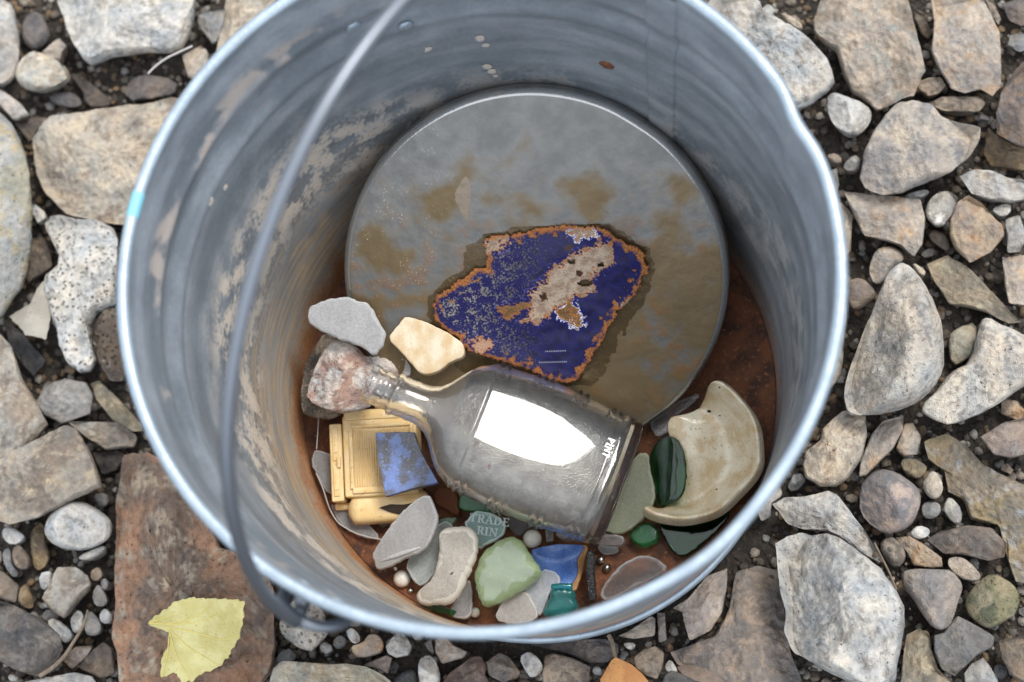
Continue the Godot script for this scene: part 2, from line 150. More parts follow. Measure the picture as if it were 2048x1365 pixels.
# each: name, category, material, height of the top (mm), slopes in x and z, thickness and bevel (mm), smoothing, bend and its direction, unevenness, label, outline in plan
const FINDS := [
	["shell","shell","shell",27,0,0,4,1.5,2,0,0,0.8,"dark brown layered oyster shell against the bucket wall under the pinkish stone",[-1191,-72],[0,-273,92,-255,178,-99,182,130,100,204,48,225,-43,216,-104,191,-128,137,-123,8,-110,-91,-66,-167,-29,-235]],
	["glass_shard","glass shard","frost_clear",66,-0.1,-0.35,4,1.6,2,0.0,0,0.3,"half-moon shard of frosted clear glass lying on the pinkish stone",[-971,-307],[-229,-50,-206,-84,-161,-104,-118,-115,-66,-128,-8,-133,34,-121,55,-103,99,-107,133,-69,159,-7,193,41,198,76,181,131,136,172,114,175,87,144,23,116,-62,88,-140,54,-197,26,-224,-2]],
	["ceramic_shard","ceramic shard","cream",56,0.05,-0.5,5,0.7,1,0,0,0.25,"cream crazed pottery shard leaning on the round metal lid",[-544,-189],[-113,-147,-45,-127,6,-109,63,-80,134,-44,197,5,203,31,197,71,125,89,71,127,10,151,-50,152,-98,100,-152,32,-229,-38,-181,-83,-141,-128]],
	["glass_shard","glass shard","cobalt",43,0,-0.3,4,1,2,0,0,0.8,"cobalt blue glass scrap between pinkish stone and cream pottery shard",[-806,-173],[-99,24,-72,-7,-20,-10,3,-34,41,-40,77,-24,106,11,38,38,-74,42]],
	["glass_shard","glass shard","dgreen",38,0,-0.2,3,0.8,1,0,0,0.3,"dark green glass sliver beneath the cream pottery shard",[-652,-74],[-39,-58,-10,-36,56,13,33,52,-41,28]],
	["glass_shard","glass shard","frost_grey",11,0,-0.1,4,1,1,0,0,0.4,"grey frosted glass plate standing between bucket wall and yellowed plastic piece",[-1205,409],[-63,-103,-44,-115,25,-88,101,-62,101,149,19,141,-19,78,-44,22,-76,-22]],
	["tile_shard","tile shard","bluetile",37,-0.12,-0.22,4.5,0.5,0,0,0,0.15,"squarish shard with cloudy blue glaze leaning on the yellowed plastic piece",[-713,421],[-145,-150,-40,-154,72,-153,88,-85,131,4,195,120,49,155,-96,194,-118,93,-136,-25]],
	["glass_shard","glass shard","frost_grey",7,0,0,3.5,1,1,0,0,0.4,"long smoky grey glass strip along the rusty foot of the wall",[-1034,710],[-143,-108,-99,-94,16,-54,79,10,150,86,106,101,-14,64,-97,-6]],
	["glass_shard","glass shard","smoke",6,0,0,3,1,1,0,0,0.3,"dark violet-grey glass chip under the yellowed plastic piece",[-850,698],[-70,-35,87,-57,50,11,-18,47,-50,34]],
	["glass_shard","glass shard","frost_clear",33,0.25,-0.42,5,1.4,1,0,0,0.3,"large pointed shard of frosted grey-white glass with a raised rib",[-683,817],[-220,109,-188,59,-125,-18,-63,-83,18,-146,83,-182,115,-191,146,-178,167,-103,181,-63,162,-18,119,65,72,108,-12,126,-91,162,-176,187,-201,174]],
	["glass_shard","glass shard","frost_aqua",15,0,-0.1,4,1.4,2,0,0,0.4,"pale bluish frosted shard underneath the beige bottle-neck piece",[-589,901],[-128,35,-53,-61,22,-139,66,-168,103,-174,127,-149,133,-33,58,86,-23,176,-67,187,-103,144,-134,95]],
	["glass_shard","glass shard","frost_beige",31,0.05,-0.15,9,3.2,2,-6,20,1.0,"curved beige frosted piece of bottle neck with a black speck",[-465,1002],[-51,-186,-20,-209,42,-216,103,-215,146,-199,169,-156,168,-91,149,-32,124,32,86,108,54,166,-2,215,-57,199,-124,210,-179,191,-185,143,-148,120,-104,86,-72,27,-53,-61,-49,-133]],
	["glass_shard","glass shard","amber",10,0,0,6,1.2,1,0,0,1.0,"dark amber-brown glass lump beside the pointed frosted shard",[-496,604],[-85,-52,-45,-83,5,-76,40,-50,59,-6,53,32,74,70,44,88,-13,49,-56,29,-75,-2]],
	["glass_shard","glass shard","green",10,0,-0.1,5,0.8,1,0,0,0.3,"bright green glass chip peeping out under the bottle",[-349,625],[-85,-50,-41,-68,45,-29,163,22,106,52,-17,43,-79,26,-92,5]],
	["glass_shard","glass shard","green2",12,0,0,3,0.8,1,0,0,0.4,"small grey-green glass sliver behind the beige bottle-neck piece",[-503,728],[-74,33,-46,-10,-9,-31,34,-24,62,-27,47,1,35,22,-3,9,-46,27]],
	["embossed_glass","glass shard","aqua",19,0.05,-0.2,4,1.1,1,0,0,0.3,"aqua glass fragment embossed with the word TRADE",[-270,775],[-126,-25,-88,-65,-56,-94,-19,-90,36,-80,73,-55,103,-24,115,-6,101,41,51,76,-5,92,-36,121,-54,97,-96,12]],
	["glass_lump","glass shard","greenaqua",31,0.1,-0.15,12,4,2,0,0,3.2,"thick pale green glass lump with swirled surface",[-149,1030],[-170,2,-151,-63,-125,-104,-69,-143,-20,-171,36,-184,84,-167,114,-131,132,-89,173,-40,200,8,190,37,141,71,79,110,17,149,-50,177,-112,190,-142,174,-160,114,-171,61]],
	["glass_shard","glass shard","frost_lilac",16,0,-0.1,4,1.2,2,0,0,0.3,"frosted bluish white shard beside the blue glazed pottery",[53,1117],[-132,-6,-58,-49,-18,-93,5,-110,45,-98,73,-81,93,-52,84,-19,32,3,20,47,-3,102,-21,147,-44,141,-77,68]],
	["glass_shard","glass shard","frost_warm",18,0,-0.15,4,1,1,0,0,0.3,"warm grey frosted plate below the thick pale green lump",[-86,1223],[-105,-26,-47,-58,22,-96,61,-67,83,-28,113,39,64,82,-50,91,-140,62]],
	["glass_shard","glass shard","frost_grey",12,0,-0.1,4,1,1,0,0,0.3,"grey frosted shard tucked beneath the beige bottle-neck piece by the wall",[-406,1175],[-16,-35,28,-131,46,-100,53,-16,48,86,-17,98,-78,73,-65,25]],
	["glass_shard","glass shard","green3",20,0.05,-0.2,4,0.6,0,0,0,0.1,"narrow dark green glass strip lying at the rusty wall",[-527,1221],[-72,-51,-5,-23,96,17,74,43,-6,21,-87,-7]],
	["glass_bar","glass shard","clear",15,0,-0.2,8,1.2,1,0,0,0.5,"clear oblong block of glass under the bottle's base",[310,835],[-195,-35,-149,-40,-47,-38,66,-19,180,-9,187,22,172,49,93,42,-20,18,-105,11,-185,-2]],
	["glass_shard","glass shard","frost_grey",4,0,0,3,0.8,1,0,0,0.3,"small translucent grey chip below the clear oblong block",[399,888],[-61,-28,25,-23,59,-8,53,21,-21,31,-55,7]],
	["black_shard","shard","black",20,0.1,-0.3,9,1.2,1,0,0,0.5,"glossy black shard standing on edge beside the blue glazed pottery",[314,1041],[-16,-122,7,-127,28,-83,18,-35,21,47,26,144,-9,160,-24,100,-27,-9,-23,-74]],
	["bottle_lip","glass shard","teal",28,0,-0.2,10,3,2,0,0,0.6,"teal glass bottle lip by the near wall of the bucket",[154,1202],[-61,-53,-26,-74,19,-80,63,-67,77,-45,73,-13,94,26,71,64,3,79,-64,83,-106,66,-85,29,-59,-15]],
	["glass_shard","glass shard","clear",13,0,-0.3,5,1.4,2,8,60,0.6,"clear curved bottle fragment near the two steel shots",[521,1055],[-163,78,-145,40,-97,-19,-45,-67,24,-104,87,-118,137,-102,192,-74,213,-35,133,7,19,59,-68,101,-125,122,-164,111]],
	["glass_shard","glass shard","frost_yellow",14,0.1,-0.2,5,1.4,2,0,0,1.0,"yellowish green frosted shard behind the bottle's base",[550,616],[19,-240,89,-248,94,-161,122,-47,120,28,64,101,8,152,-63,195,-148,184,-179,153,-105,20,-23,-136]],
	["glass_shard","glass shard","green3",19,0.3,-0.2,4,1,2,-10,0,0.3,"dark green curved bottle shard shining beside the broken cream bowl",[733,478],[-96,-72,-71,-131,-30,-180,25,-198,94,-147,121,-10,110,102,69,166,-25,197,-56,172,-54,97,-90,4]],
	["glass_shard","glass shard","green3",6,0,0,4,1,1,0,0,0.3,"dark green bottle shard on the rusty floor beneath the cream bowl",[865,792],[-186,-22,-147,-61,54,-72,208,-116,207,-69,128,23,-12,137,-97,147,-156,33]],
	["glass_shard","glass shard","green",11,0.1,0,9,1.4,1,0,0,0.5,"chunky cube of emerald green glass below the cream bowl's arm",[608,822],[-89,-10,-11,-69,36,-71,74,-19,73,27,19,60,-28,59,-74,22]],
	["glass_shard","glass shard","clear",6,0,0,3,0.8,1,0,0,0.3,"clear glass shard on the rusty floor between lid and cream bowl",[772,133],[-131,36,-60,-2,3,-65,129,-117,160,-109,97,-46,18,8,1,87,-93,132,-124,76]],
	["glass_shard","glass shard","smoke",8,0,0,4,1,1,0,0,0.4,"smoky dark glass piece beneath the bottle beside the pearly ball",[-49,748],[-126,-71,-40,-92,122,-8,116,15,64,26,-5,19,-40,64,-92,46]],
	["glass_shard","glass shard","frost_grey",9,0,0,5,1,0,0,0,0.3,"small upright grey glass slip beside the pearly ball",[75,807],[-24,-31,22,-41,21,34,-19,39]],
]
const POT_GLAZE := [-30,911,39,885,125,873,210,876,283,884,259,927,235,960,239,1015,227,1058,191,1101,157,1104,123,1111,77,1121,22,1055]
const POT_EDGE := [203,881,285,881,298,894,286,948,261,1014,242,1079,221,1134,190,1117,145,1105,149,968]
# each: x, height, z, radius (tenths of a millimetre), material, label
const BALLS := [
	[-762,47,1033,48,"white_ball","pearly white ball by the rusty wall, beside pale bluish shard"],
	[-17,120,833,52,"white_ball","pearly white ball with a tarnished rim below the bottle"],
	[-802,19,973,20,"steel","tiny steel shot beneath the large pointed frosted shard"],
	[-717,19,1098,20,"steel","tiny steel shot beneath the beige bottle-neck piece"],
	[355,23,944,24,"steel","steel shot beside the glossy black shard, one of two"],
	[389,25,989,25,"steel","steel shot touching the clear curved fragment, one of two"],
	[-351,29,1226,29,"white_ball","small pearly ball under the warm grey frosted plate"],
]
const SHELL_STONE := [-1102,-254,-1065,-260,-1012,-251,-951,-204,-913,-157,-846,-155,-787,-169,-742,-167,-683,-128,-660,-90,-667,-45,-800,-26,-859,10,-880,69,-879,129,-946,150,-1035,163,-1109,146,-1207,98,-1242,52,-1235,-15,-1204,-98,-1161,-195]
# outlines on the lid, in the plane of the lid (tenths of a millimetre: across, down the slope)
const ENAMEL := [-262,-245,-232,-256,-173,-268,-109,-266,-72,-276,-15,-277,7,-288,66,-301,116,-302,188,-309,259,-297,323,-295,359,-301,400,-281,435,-261,469,-234,510,-203,566,-186,607,-148,624,-117,605,-103,635,-57,630,-20,593,1,584,53,553,97,515,134,484,171,441,184,446,222,400,274,375,327,351,372,312,424,288,470,256,515,209,575,171,597,63,579,-79,505,-251,446,-366,408,-415,371,-447,309,-517,261,-564,205,-570,137,-554,76,-523,47,-463,26,-454,4,-385,-32,-316,-82,-295,-78,-262,-81,-255,-125,-259,-178,-271,-212]
const ENAMEL_PATCHES := {"main":[-45,78,24,20,69,-9,87,-69,161,-103,214,-146,287,-174,346,-201,411,-207,450,-146,448,-94,395,-50,322,-16,340,53,301,97,236,102,197,146,116,174,71,203,10,247,-91,236,-36,169,-26,124],"brown":[-217,156,-172,134,-47,116,-42,154,-103,197,-164,233,-205,194],"chip":[101,181,230,87,197,154,225,177,263,262,219,272,163,236,114,216],"top":[194,-289,358,-294,370,-245,298,-229,247,-220,213,-251],"left":[-269,-238,-109,-262,-105,-217,-180,-175,-254,-148],"low":[-376,342,-329,305,-257,322,-239,369,-292,406,-366,408],"right":[441,169,480,125,523,112,521,149,477,178]}
const ENAMEL_HOLES := [[279,28,32,18],[369,-76,16,10],[214,-97,14,8]]
const ENAMEL_PITS := [[250,-32,21],[48,95,27],[201,-176,25]]
const LID_STAIN := [-364,-82,-346,-224,-262,-281,-147,-285,1,-346,154,-378,296,-369,415,-324,512,-268,566,-200,649,-145,657,-10,592,154,484,287,434,415,298,643,-453,544,-610,268,-587,69,-485,-18]
const LID_MARK := [-340,-599,-417,-476,-370,-376,-331,-341,-330,-431,-303,-542]
const BOWL_OUT := [999,408,50,1027,418,28,1069,423,33,1128,420,79,1194,411,157,1245,399,233,1272,383,315,1280,356,426,1274,337,499,1234,313,571,1164,285,641,1078,253,718,1001,231,759,893,209,783,801,194,787,694,183,767,633,180,742,595,181,715]
const BOWL_IN := [975,394,93,944,382,121,897,367,155,827,352,173,773,341,185,753,329,221,755,316,273,788,307,327,814,300,372,823,286,432,797,273,468,795,260,520,792,245,579,775,233,615,751,223,644,720,210,676,681,203,681,642,200,670]
const LEAF := [-2189,1261,-2118,1210,-2041,1147,-1950,1129,-1858,1137,-1727,1139,-1641,1154,-1650,1282,-1667,1371,-1717,1459,-1767,1522,-1870,1559,-1921,1596,-1986,1602,-2027,1544,-2079,1569,-2105,1575,-2102,1467,-2059,1391,-2061,1327,-2128,1300,-2175,1287]
const LEAF_VEINS := [[-2182,1271,-2011,1276,-1854,1253,-1648,1154],[-2182,1271,-2039,1212,-1950,1136],[-2090,1275,-1920,1239,-1805,1145],[-2076,1295,-1904,1329,-1772,1369,-1662,1345],[-2069,1307,-1954,1405,-1847,1470,-1767,1516],[-2064,1320,-2017,1455,-1934,1590],[-2064,1327,-2070,1455,-2098,1569]]
const GREY_LEAF := [-3145,-577,-3010,-645,-2979,-747,-2946,-797,-2878,-661,-2880,-497,-2886,-410,-2948,-428,-3010,-440,-3053,-492]
const DRY_LEAF := [346,1609,412,1506,436,1490,524,1531,580,1580,615,1624,570,1692,369,1681]
const DRY_STEM := [436,1494,427,1458,417,1409,397,1365]
const BROWN_LEAF := [765,1542,813,1531,893,1544,972,1577,1035,1630,971,1649,875,1624,796,1583]
const TWIG := [-2821,1554,-2744,1504,-2680,1440,-2631,1363,-2600,1312,-2570,1248,-2557,1183]
const BLADE_A := [-2342,-2044,-2297,-2090,-2232,-2137,-2158,-2172,-2074,-2208]
const BLADE_B := [1861,891,1899,976,1937,1061,1970,1151]
const WIRE_A := [-1224,127,-1226,191,-1230,273,-1232,311]
const WIRE_B := [-1247,434,-1207,523,-1167,637,-1121,713,-1071,751,-1007,784,-932,807,-863,821]
const BOTTLE_MOUTH := Vector3(-0.0854,0.0740,0.0059)
const BOTTLE_BASE := Vector3(0.0486,0.0400,0.0585)

var taken := {}
var mat := {}
var bump := {}
var rough_noise := FastNoiseLite.new()
var patch_noise := FastNoiseLite.new()
var fine_noise := FastNoiseLite.new()

# ------------------------------------------------------------------ naming
func numbered(called: String) -> String:
	if not taken.has(called):
		taken[called] = 0
		return called
	taken[called] += 1
	return "%s_%03d" % [called, taken[called]]

func tag(o: Node3D, label: String, category: String, group := "") -> void:
	o.set_meta("label", label)
	o.set_meta("category", category)
	if group:
		o.set_meta("group", group)

func thing(called: String, label: String, category: String, at := Vector3.ZERO, group := "") -> Node3D:
	var o := Node3D.new()
	o.name = numbered(called)
	add_child(o)
	o.position = at
	tag(o, label, category, group)
	return o

func part(called: String, mesh: Mesh, m: Material, parent: Node3D, at := Vector3.ZERO) -> MeshInstance3D:
	var o := MeshInstance3D.new()
	o.name = called if parent != self else numbered(called)
	o.mesh = mesh
	o.material_override = m
	parent.add_child(o, true)
	o.position = at
	return o

func single(called: String, label: String, category: String, mesh: Mesh, m: Material, at: Vector3, group := "") -> MeshInstance3D:
	var o := part(called, mesh, m, self, at)
	tag(o, label, category, group)
	return o

# ------------------------------------------------------------------ meshes
func build(v: PackedVector3Array, idx: PackedInt32Array, uv := PackedVector2Array(), col := PackedColorArray(), closed := true) -> ArrayMesh:
	if closed:
		var vol := 0.0
		for i in range(0, idx.size(), 3):
			vol += v[idx[i]].dot(v[idx[i + 1]].cross(v[idx[i + 2]]))
		if vol > 0.0:
			for i in range(0, idx.size(), 3):
				var t := idx[i + 1]
				idx[i + 1] = idx[i + 2]
				idx[i + 2] = t
	var n := PackedVector3Array()
	n.resize(v.size())
	for i in range(0, idx.size(), 3):
		var a := idx[i]
		var b := idx[i + 1]
		var c := idx[i + 2]
		var f := (v[c] - v[a]).cross(v[b] - v[a])
		n[a] += f
		n[b] += f
		n[c] += f
	for i in n.size():
		n[i] = n[i].normalized() if n[i].length_squared() > 1e-24 else Vector3.UP
	var arr := []
	arr.resize(Mesh.ARRAY_MAX)
	arr[Mesh.ARRAY_VERTEX] = v
	arr[Mesh.ARRAY_NORMAL] = n
	if uv.size():
		arr[Mesh.ARRAY_TEX_UV] = uv
	if col.size():
		arr[Mesh.ARRAY_COLOR] = col
	arr[Mesh.ARRAY_INDEX] = idx
	var m := ArrayMesh.new()
	m.add_surface_from_arrays(Mesh.PRIMITIVE_TRIANGLES, arr)
	return m

func ring_faces(rings: int, n: int, loop_rings := false) -> PackedInt32Array:
	var idx := PackedInt32Array()
	for k in (rings if loop_rings else rings - 1):
		var a := k * n
		var b := ((k + 1) % rings) * n
		for i in n:
			var j := (i + 1) % n
			idx.append_array([a + i, a + j, b + i, a + j, b + j, b + i])
	return idx

func loft(rings: Array, cap_a := true, cap_b := true, col := PackedColorArray()) -> ArrayMesh:
	var v := PackedVector3Array()
	for r in rings:
		v.append_array(r)
	var n: int = rings[0].size()
	var idx := ring_faces(rings.size(), n)
	for side in 2:
		if (cap_a if side == 0 else cap_b):
			var start := 0 if side == 0 else (rings.size() - 1) * n
			var c := Vector3.ZERO
			for i in n:
				c += v[start + i]
			v.append(c / n)
			if col.size():
				col.append(col[start])
			for i in n:
				var j := (i + 1) % n
				if side == 0:
					idx.append_array([start + i, v.size() - 1, start + j])
				else:
					idx.append_array([start + i, start + j, v.size() - 1])
	return build(v, idx, PackedVector2Array(), col)

func lathe(profile: Array, n: int, closed_profile: bool, shape: Variant = null) -> ArrayMesh:
	# profile: Vector2(radius, y); u runs round the axis, v along the height
	var v := PackedVector3Array()
	var uv := PackedVector2Array()
	var idx := PackedInt32Array()
	for k in profile.size():
		for i in n + 1:
			var t := TAU * i / n
			var r: float = profile[k].x
			if shape != null:
				r += shape.call(t, profile[k].y)
			v.append(Vector3(r * cos(t), profile[k].y, r * sin(t)))
			uv.append(Vector2(float(i) / n, profile[k].y / 0.27))
	var steps := profile.size() if closed_profile else profile.size() - 1
	for k in steps:
		var a := k * (n + 1)
		var b := ((k + 1) % profile.size()) * (n + 1)
		for i in n:
			idx.append_array([a + i, a + i + 1, b + i, a + i + 1, b + i + 1, b + i])
	return build(v, idx, uv, PackedColorArray(), closed_profile)

func tube(path: PackedVector3Array, radius: Callable, n := 10) -> ArrayMesh:
	var rings := []
	var side := Vector3.ZERO
	for k in path.size():
		var d := (path[mini(k + 1, path.size() - 1)] - path[maxi(k - 1, 0)]).normalized()
		if side == Vector3.ZERO:
			side = d.cross(Vector3(0.3, 1, 0.2)).normalized()
		side = (side - d * side.dot(d)).normalized()
		var up := d.cross(side)
		var r: float = radius.call(float(k) / (path.size() - 1))
		var ring := PackedVector3Array()
		for i in n:
			var t := TAU * i / n
			ring.append(path[k] + (side * cos(t) + up * sin(t)) * r)
		rings.append(ring)
	return loft(rings)

func plan(a: Array, k := 1e-4) -> PackedVector2Array:
	var p := PackedVector2Array()
	for i in range(0, a.size(), 2):
		p.append(Vector2(a[i], a[i + 1]) * k)
	return p

func centre_of(p: PackedVector2Array) -> Vector2:
	var area := 0.0
	var c := Vector2.ZERO
	for i in p.size():
		var q := p[(i + 1) % p.size()]
		var w := p[i].cross(q)
		area += w
		c += (p[i] + q) * w
	return c / (3.0 * area)

func moved(p: PackedVector2Array, by: Vector2) -> PackedVector2Array:
	var o := PackedVector2Array()
	for q in p:
		o.append(q + by)
	return o

func curve_through(p: PackedVector3Array, n: int) -> PackedVector3Array:
	var o := PackedVector3Array()
	for i in n + 1:
		var f := float(i) / n * (p.size() - 1)
		var k := mini(int(f), p.size() - 2)
		o.append(p[k].cubic_interpolate(p[k + 1], p[maxi(k - 1, 0)], p[mini(k + 2, p.size() - 1)], f - k))
	return o

func lifted(a: Array, y: float) -> PackedVector3Array:
	var o := PackedVector3Array()
	for q in plan(a):
		o.append(Vector3(q.x, y, q.y))
	return o

func resample(p: PackedVector2Array, n: int, smooth: int) -> PackedVector2Array:
	for s in smooth:
		var q := PackedVector2Array()
		for i in p.size():
			var b := p[(i + 1) % p.size()]
			q.append(p[i].lerp(b, 0.25))
			q.append(p[i].lerp(b, 0.75))
		p = q
	var total := 0.0
	for i in p.size():
		total += p[i].distance_to(p[(i + 1) % p.size()])
	var o := PackedVector2Array()
	var at := 0
	var gone := 0.0
	for k in n:
		var want := total * k / n
		var d := p[at].distance_to(p[(at + 1) % p.size()])
		while gone + d < want and at < p.size() - 1:
			gone += d
			at += 1
			d = p[at].distance_to(p[(at + 1) % p.size()])
		o.append(p[at].lerp(p[(at + 1) % p.size()], clampf((want - gone) / maxf(d, 1e-9), 0, 1)))
	return o

func perimeter(p: PackedVector2Array) -> float:
	var total := 0.0
	for i in p.size():
		total += p[i].distance_to(p[(i + 1) % p.size()])
	return total

func slab(o: PackedVector2Array, top: Callable, th: float, bev: float, smooth: int, step := 0.0012, layers := 7, worn := false) -> ArrayMesh:
	# a flat piece with its own outline, bevelled edges and an uneven face
	var n := clampi(int(perimeter(o) / step), 24, 160)
	var p := resample(o, n, smooth)
	for i in n:
		p[i] += p[i].normalized() * fine_noise.get_noise_2d(p[i].x * 4200.0 + th * 1e5, p[i].y * 4200.0) * minf(bev, 0.0016) * 0.5
	var rings := []
	var plans := []
	for k in layers:      # underside, from the middle out
		plans.append([0.02 + 0.93 * k / (layers - 1.0), bev, -th])
	plans.append([1.0, bev * 0.3, -th + bev * 0.3])
	plans.append([1.0, 0.0, -th + bev])
	plans.append([1.0, 0.0, -bev])
	plans.append([1.0, bev * 0.3, -bev * 0.3])
	for k in layers:
		plans.append([1.0 - 0.98 * k / (layers - 1.0), bev, 0.0])
	for q in plans:
		var ring := PackedVector3Array()
		for i in n:
			var l := p[i].length()
			var inset: float = q[1] * (1.0 + 0.75 * rough_noise.get_noise_2d(p[i].x * 5200.0 + 40.0, p[i].y * 5200.0))
			var w: Vector2 = p[i] * (maxf(l - inset, l * 0.3) / l) * q[0]
			var y: float = top.call(w)
			ring.append(Vector3(w.x, y + (q[2] if q[2] > -th * 0.5 else q[2]), w.y))
		rings.append(ring)
	if worn:
		return split_rings(loft(rings), n, layers - 1, layers + 4)
	return loft(rings)

func split_rings(whole: ArrayMesh, n: int, from_ring: int, to_ring: int) -> ArrayMesh:
	# surface 1 takes the faces between two rings, surface 0 the rest
	var arr := whole.surface_get_arrays(0)
	var idx: PackedInt32Array = arr[Mesh.ARRAY_INDEX]
	var a := PackedInt32Array()
	var b := PackedInt32Array()
	for i in range(0, idx.size(), 3):
		var ring := mini(idx[i], mini(idx[i + 1], idx[i + 2])) / n
		var most := maxi(idx[i], maxi(idx[i + 1], idx[i + 2])) / n
		if ring >= from_ring and most <= to_ring:
			b.append_array([idx[i], idx[i + 1], idx[i + 2]])
		else:
			a.append_array([idx[i], idx[i + 1], idx[i + 2]])
	var m := ArrayMesh.new()
	for q in [a, b]:
		var part_arr := arr.duplicate()
		part_arr[Mesh.ARRAY_INDEX] = q
		m.add_surface_from_arrays(Mesh.PRIMITIVE_TRIANGLES, part_arr)
	return m

func block(size: Vector3, bev: float) -> ArrayMesh:
	# a box with rounded upright and level edges
	var rings := []
	var h := size / 2.0
	for q in [[bev, -h.y], [0.3 * bev, -h.y + 0.3 * bev], [0.0, -h.y + bev], [0.0, h.y - bev], [0.3 * bev, h.y - 0.3 * bev], [bev, h.y]]:
		var ring := PackedVector3Array()
		for c in 4:
			var sx := 1.0 if c == 0 or c == 3 else -1.0
			var sz := 1.0 if c < 2 else -1.0
			for k in 4:
				var t := PI / 2.0 * (c + k / 3.0)
				var rr := maxf(bev - q[0], bev * 0.05)
				ring.append(Vector3(sx * (h.x - bev) + rr * cos(t), q[1], sz * (h.z - bev) + rr * sin(t)))
		rings.append(ring)
	return loft(rings)

func ball(radius: float, seed_: int, rough: float, squash := Vector3.ONE, n := 20) -> ArrayMesh:
	var rings := []
	for k in range(1, n / 2):
		var f := PI * k / (n / 2)
		var ring := PackedVector3Array()
		for i in n:
			var t := TAU * i / n
			var d := Vector3(sin(f) * cos(t), -cos(f), sin(f) * sin(t))
			ring.append(d * squash * radius * (1.0 + rough * rough_noise.get_noise_3d(d.x * 90 + seed_ * 31, d.y * 90, d.z * 90)))
		rings.append(ring)
	return loft(rings)

# ------------------------------------------------------------------ textures
func seamless(size: Vector2i, seed_: int, freq: float, oct: int, kind := FastNoiseLite.TYPE_SIMPLEX_SMOOTH) -> PackedByteArray:
	var f := FastNoiseLite.new()
	f.seed = seed_
	f.noise_type = kind
	f.frequency = freq
	f.fractal_octaves = oct
	f.fractal_type = FastNoiseLite.FRACTAL_FBM if oct > 1 else FastNoiseLite.FRACTAL_NONE
	if kind == FastNoiseLite.TYPE_CELLULAR:
		f.cellular_return_type = FastNoiseLite.RETURN_DISTANCE
	var im := f.get_seamless_image(size.x, size.y)
	im.convert(Image.FORMAT_L8)
	return im.get_data()

func grey_texture(size: Vector2i, data: PackedByteArray) -> ImageTexture:
	return ImageTexture.create_from_image(Image.create_from_data(size.x, size.y, false, Image.FORMAT_L8, data))

func colour_texture(size: Vector2i, data: PackedByteArray) -> ImageTexture:
	return ImageTexture.create_from_image(Image.create_from_data(size.x, size.y, false, Image.FORMAT_RGB8, data))

func sm(a: float, b: float, x: float) -> float:
	return smoothstep(a, b, x)

func srgb8(c: Vector3) -> Array:
	var s := Color(c.x, c.y, c.z).linear_to_srgb()
	return [int(clampf(s.r, 0, 1) * 255.0), int(clampf(s.g, 0, 1) * 255.0), int(clampf(s.b, 0, 1) * 255.0)]

func stone_textures() -> void:
	var z := Vector2i(768, 768)
	var broad := seamless(z, 3, 0.006, 4)
	var mid := seamless(z, 4, 0.03, 4)
	var grit := seamless(z, 5, 0.16, 2)
	var cells := seamless(z, 6, 0.035, 1, FastNoiseLite.TYPE_CELLULAR)
	var pits := seamless(z, 7, 0.05, 2)
	for kind in ["grain", "pit", "hole"]:
		var c := PackedByteArray()
		var h := PackedByteArray()
		c.resize(z.x * z.y * 3)
		h.resize(z.x * z.y)
		for i in z.x * z.y:
			var b := broad[i] / 255.0
			var m := mid[i] / 255.0
			var g := grit[i] / 255.0
			var tone := 0.86 + 0.26 * (b - 0.5) + 0.26 * (m - 0.5) + 0.16 * (g - 0.5)
			var hh := 0.55 * m + 0.25 * g + 0.2 * b
			if kind != "grain":
				var hole := sm(0.18, 0.07, pits[i] / 255.0 + (m - 0.5) * 0.2)
				if kind == "hole":
					hole = maxf(hole, sm(0.22, 0.1, cells[i] / 255.0) * sm(0.45, 0.55, b + g * 0.2))
				tone *= 1.0 - 0.55 * hole
				hh -= 0.4 * hole
			var speck := sm(0.78, 0.86, g) * sm(0.4, 0.6, m)
			tone = clampf(tone * (1.0 - 0.25 * speck), 0.05, 1.0)
			var warm := (b - 0.5) * 0.10
			c[i * 3] = int(clampf(tone + warm, 0, 1) * 255)
			c[i * 3 + 1] = int(tone * 255)
			c[i * 3 + 2] = int(clampf(tone - warm * 1.2, 0, 1) * 255)
			h[i] = int(clampf(hh, 0, 1) * 255)
		var m2 := StandardMaterial3D.new()
		m2.resource_name = "stone_" + kind
		m2.vertex_color_use_as_albedo = true
		m2.albedo_texture = colour_texture(z, c)
		m2.uv1_triplanar = true
		m2.uv1_world_triplanar = true
		m2.uv1_scale = Vector3.ONE * 9.0
		m2.roughness = 0.88
		m2.metallic_specular = 0.35
		m2.heightmap_enabled = true
		m2.heightmap_texture = grey_texture(z, h)
		m2.heightmap_scale = 0.26 if kind == "grain" else 0.30
		mat[kind] = m2
	bump.grit = grey_texture(z, grit)
	var frost := PackedByteArray()
	frost.resize(z.x * z.y)
	for i in z.x * z.y:
		frost[i] = int(clampf(0.70 + 0.28 * sm(0.35, 0.7, grit[i] / 255.0) + 0.16 * (mid[i] / 255.0 - 0.5) + 0.1 * (broad[i] / 255.0 - 0.5), 0, 1) * 255)
	bump.frost = grey_texture(z, frost)
	bump.mid = grey_texture(z, mid)
	bump.pits = grey_texture(z, pits)

func textured(m: StandardMaterial3D, t: Texture2D, cm: float, scale_: float) -> void:
	m.heightmap_enabled = true
	m.heightmap_texture = t
	m.heightmap_scale = cm
	m.uv1_triplanar = true
	m.uv1_scale = Vector3.ONE * scale_

func lin(r: float, g: float, b: float, a := 1.0) -> Color:
	var c := Color(r, g, b).linear_to_srgb()
	c.a = a
	return c

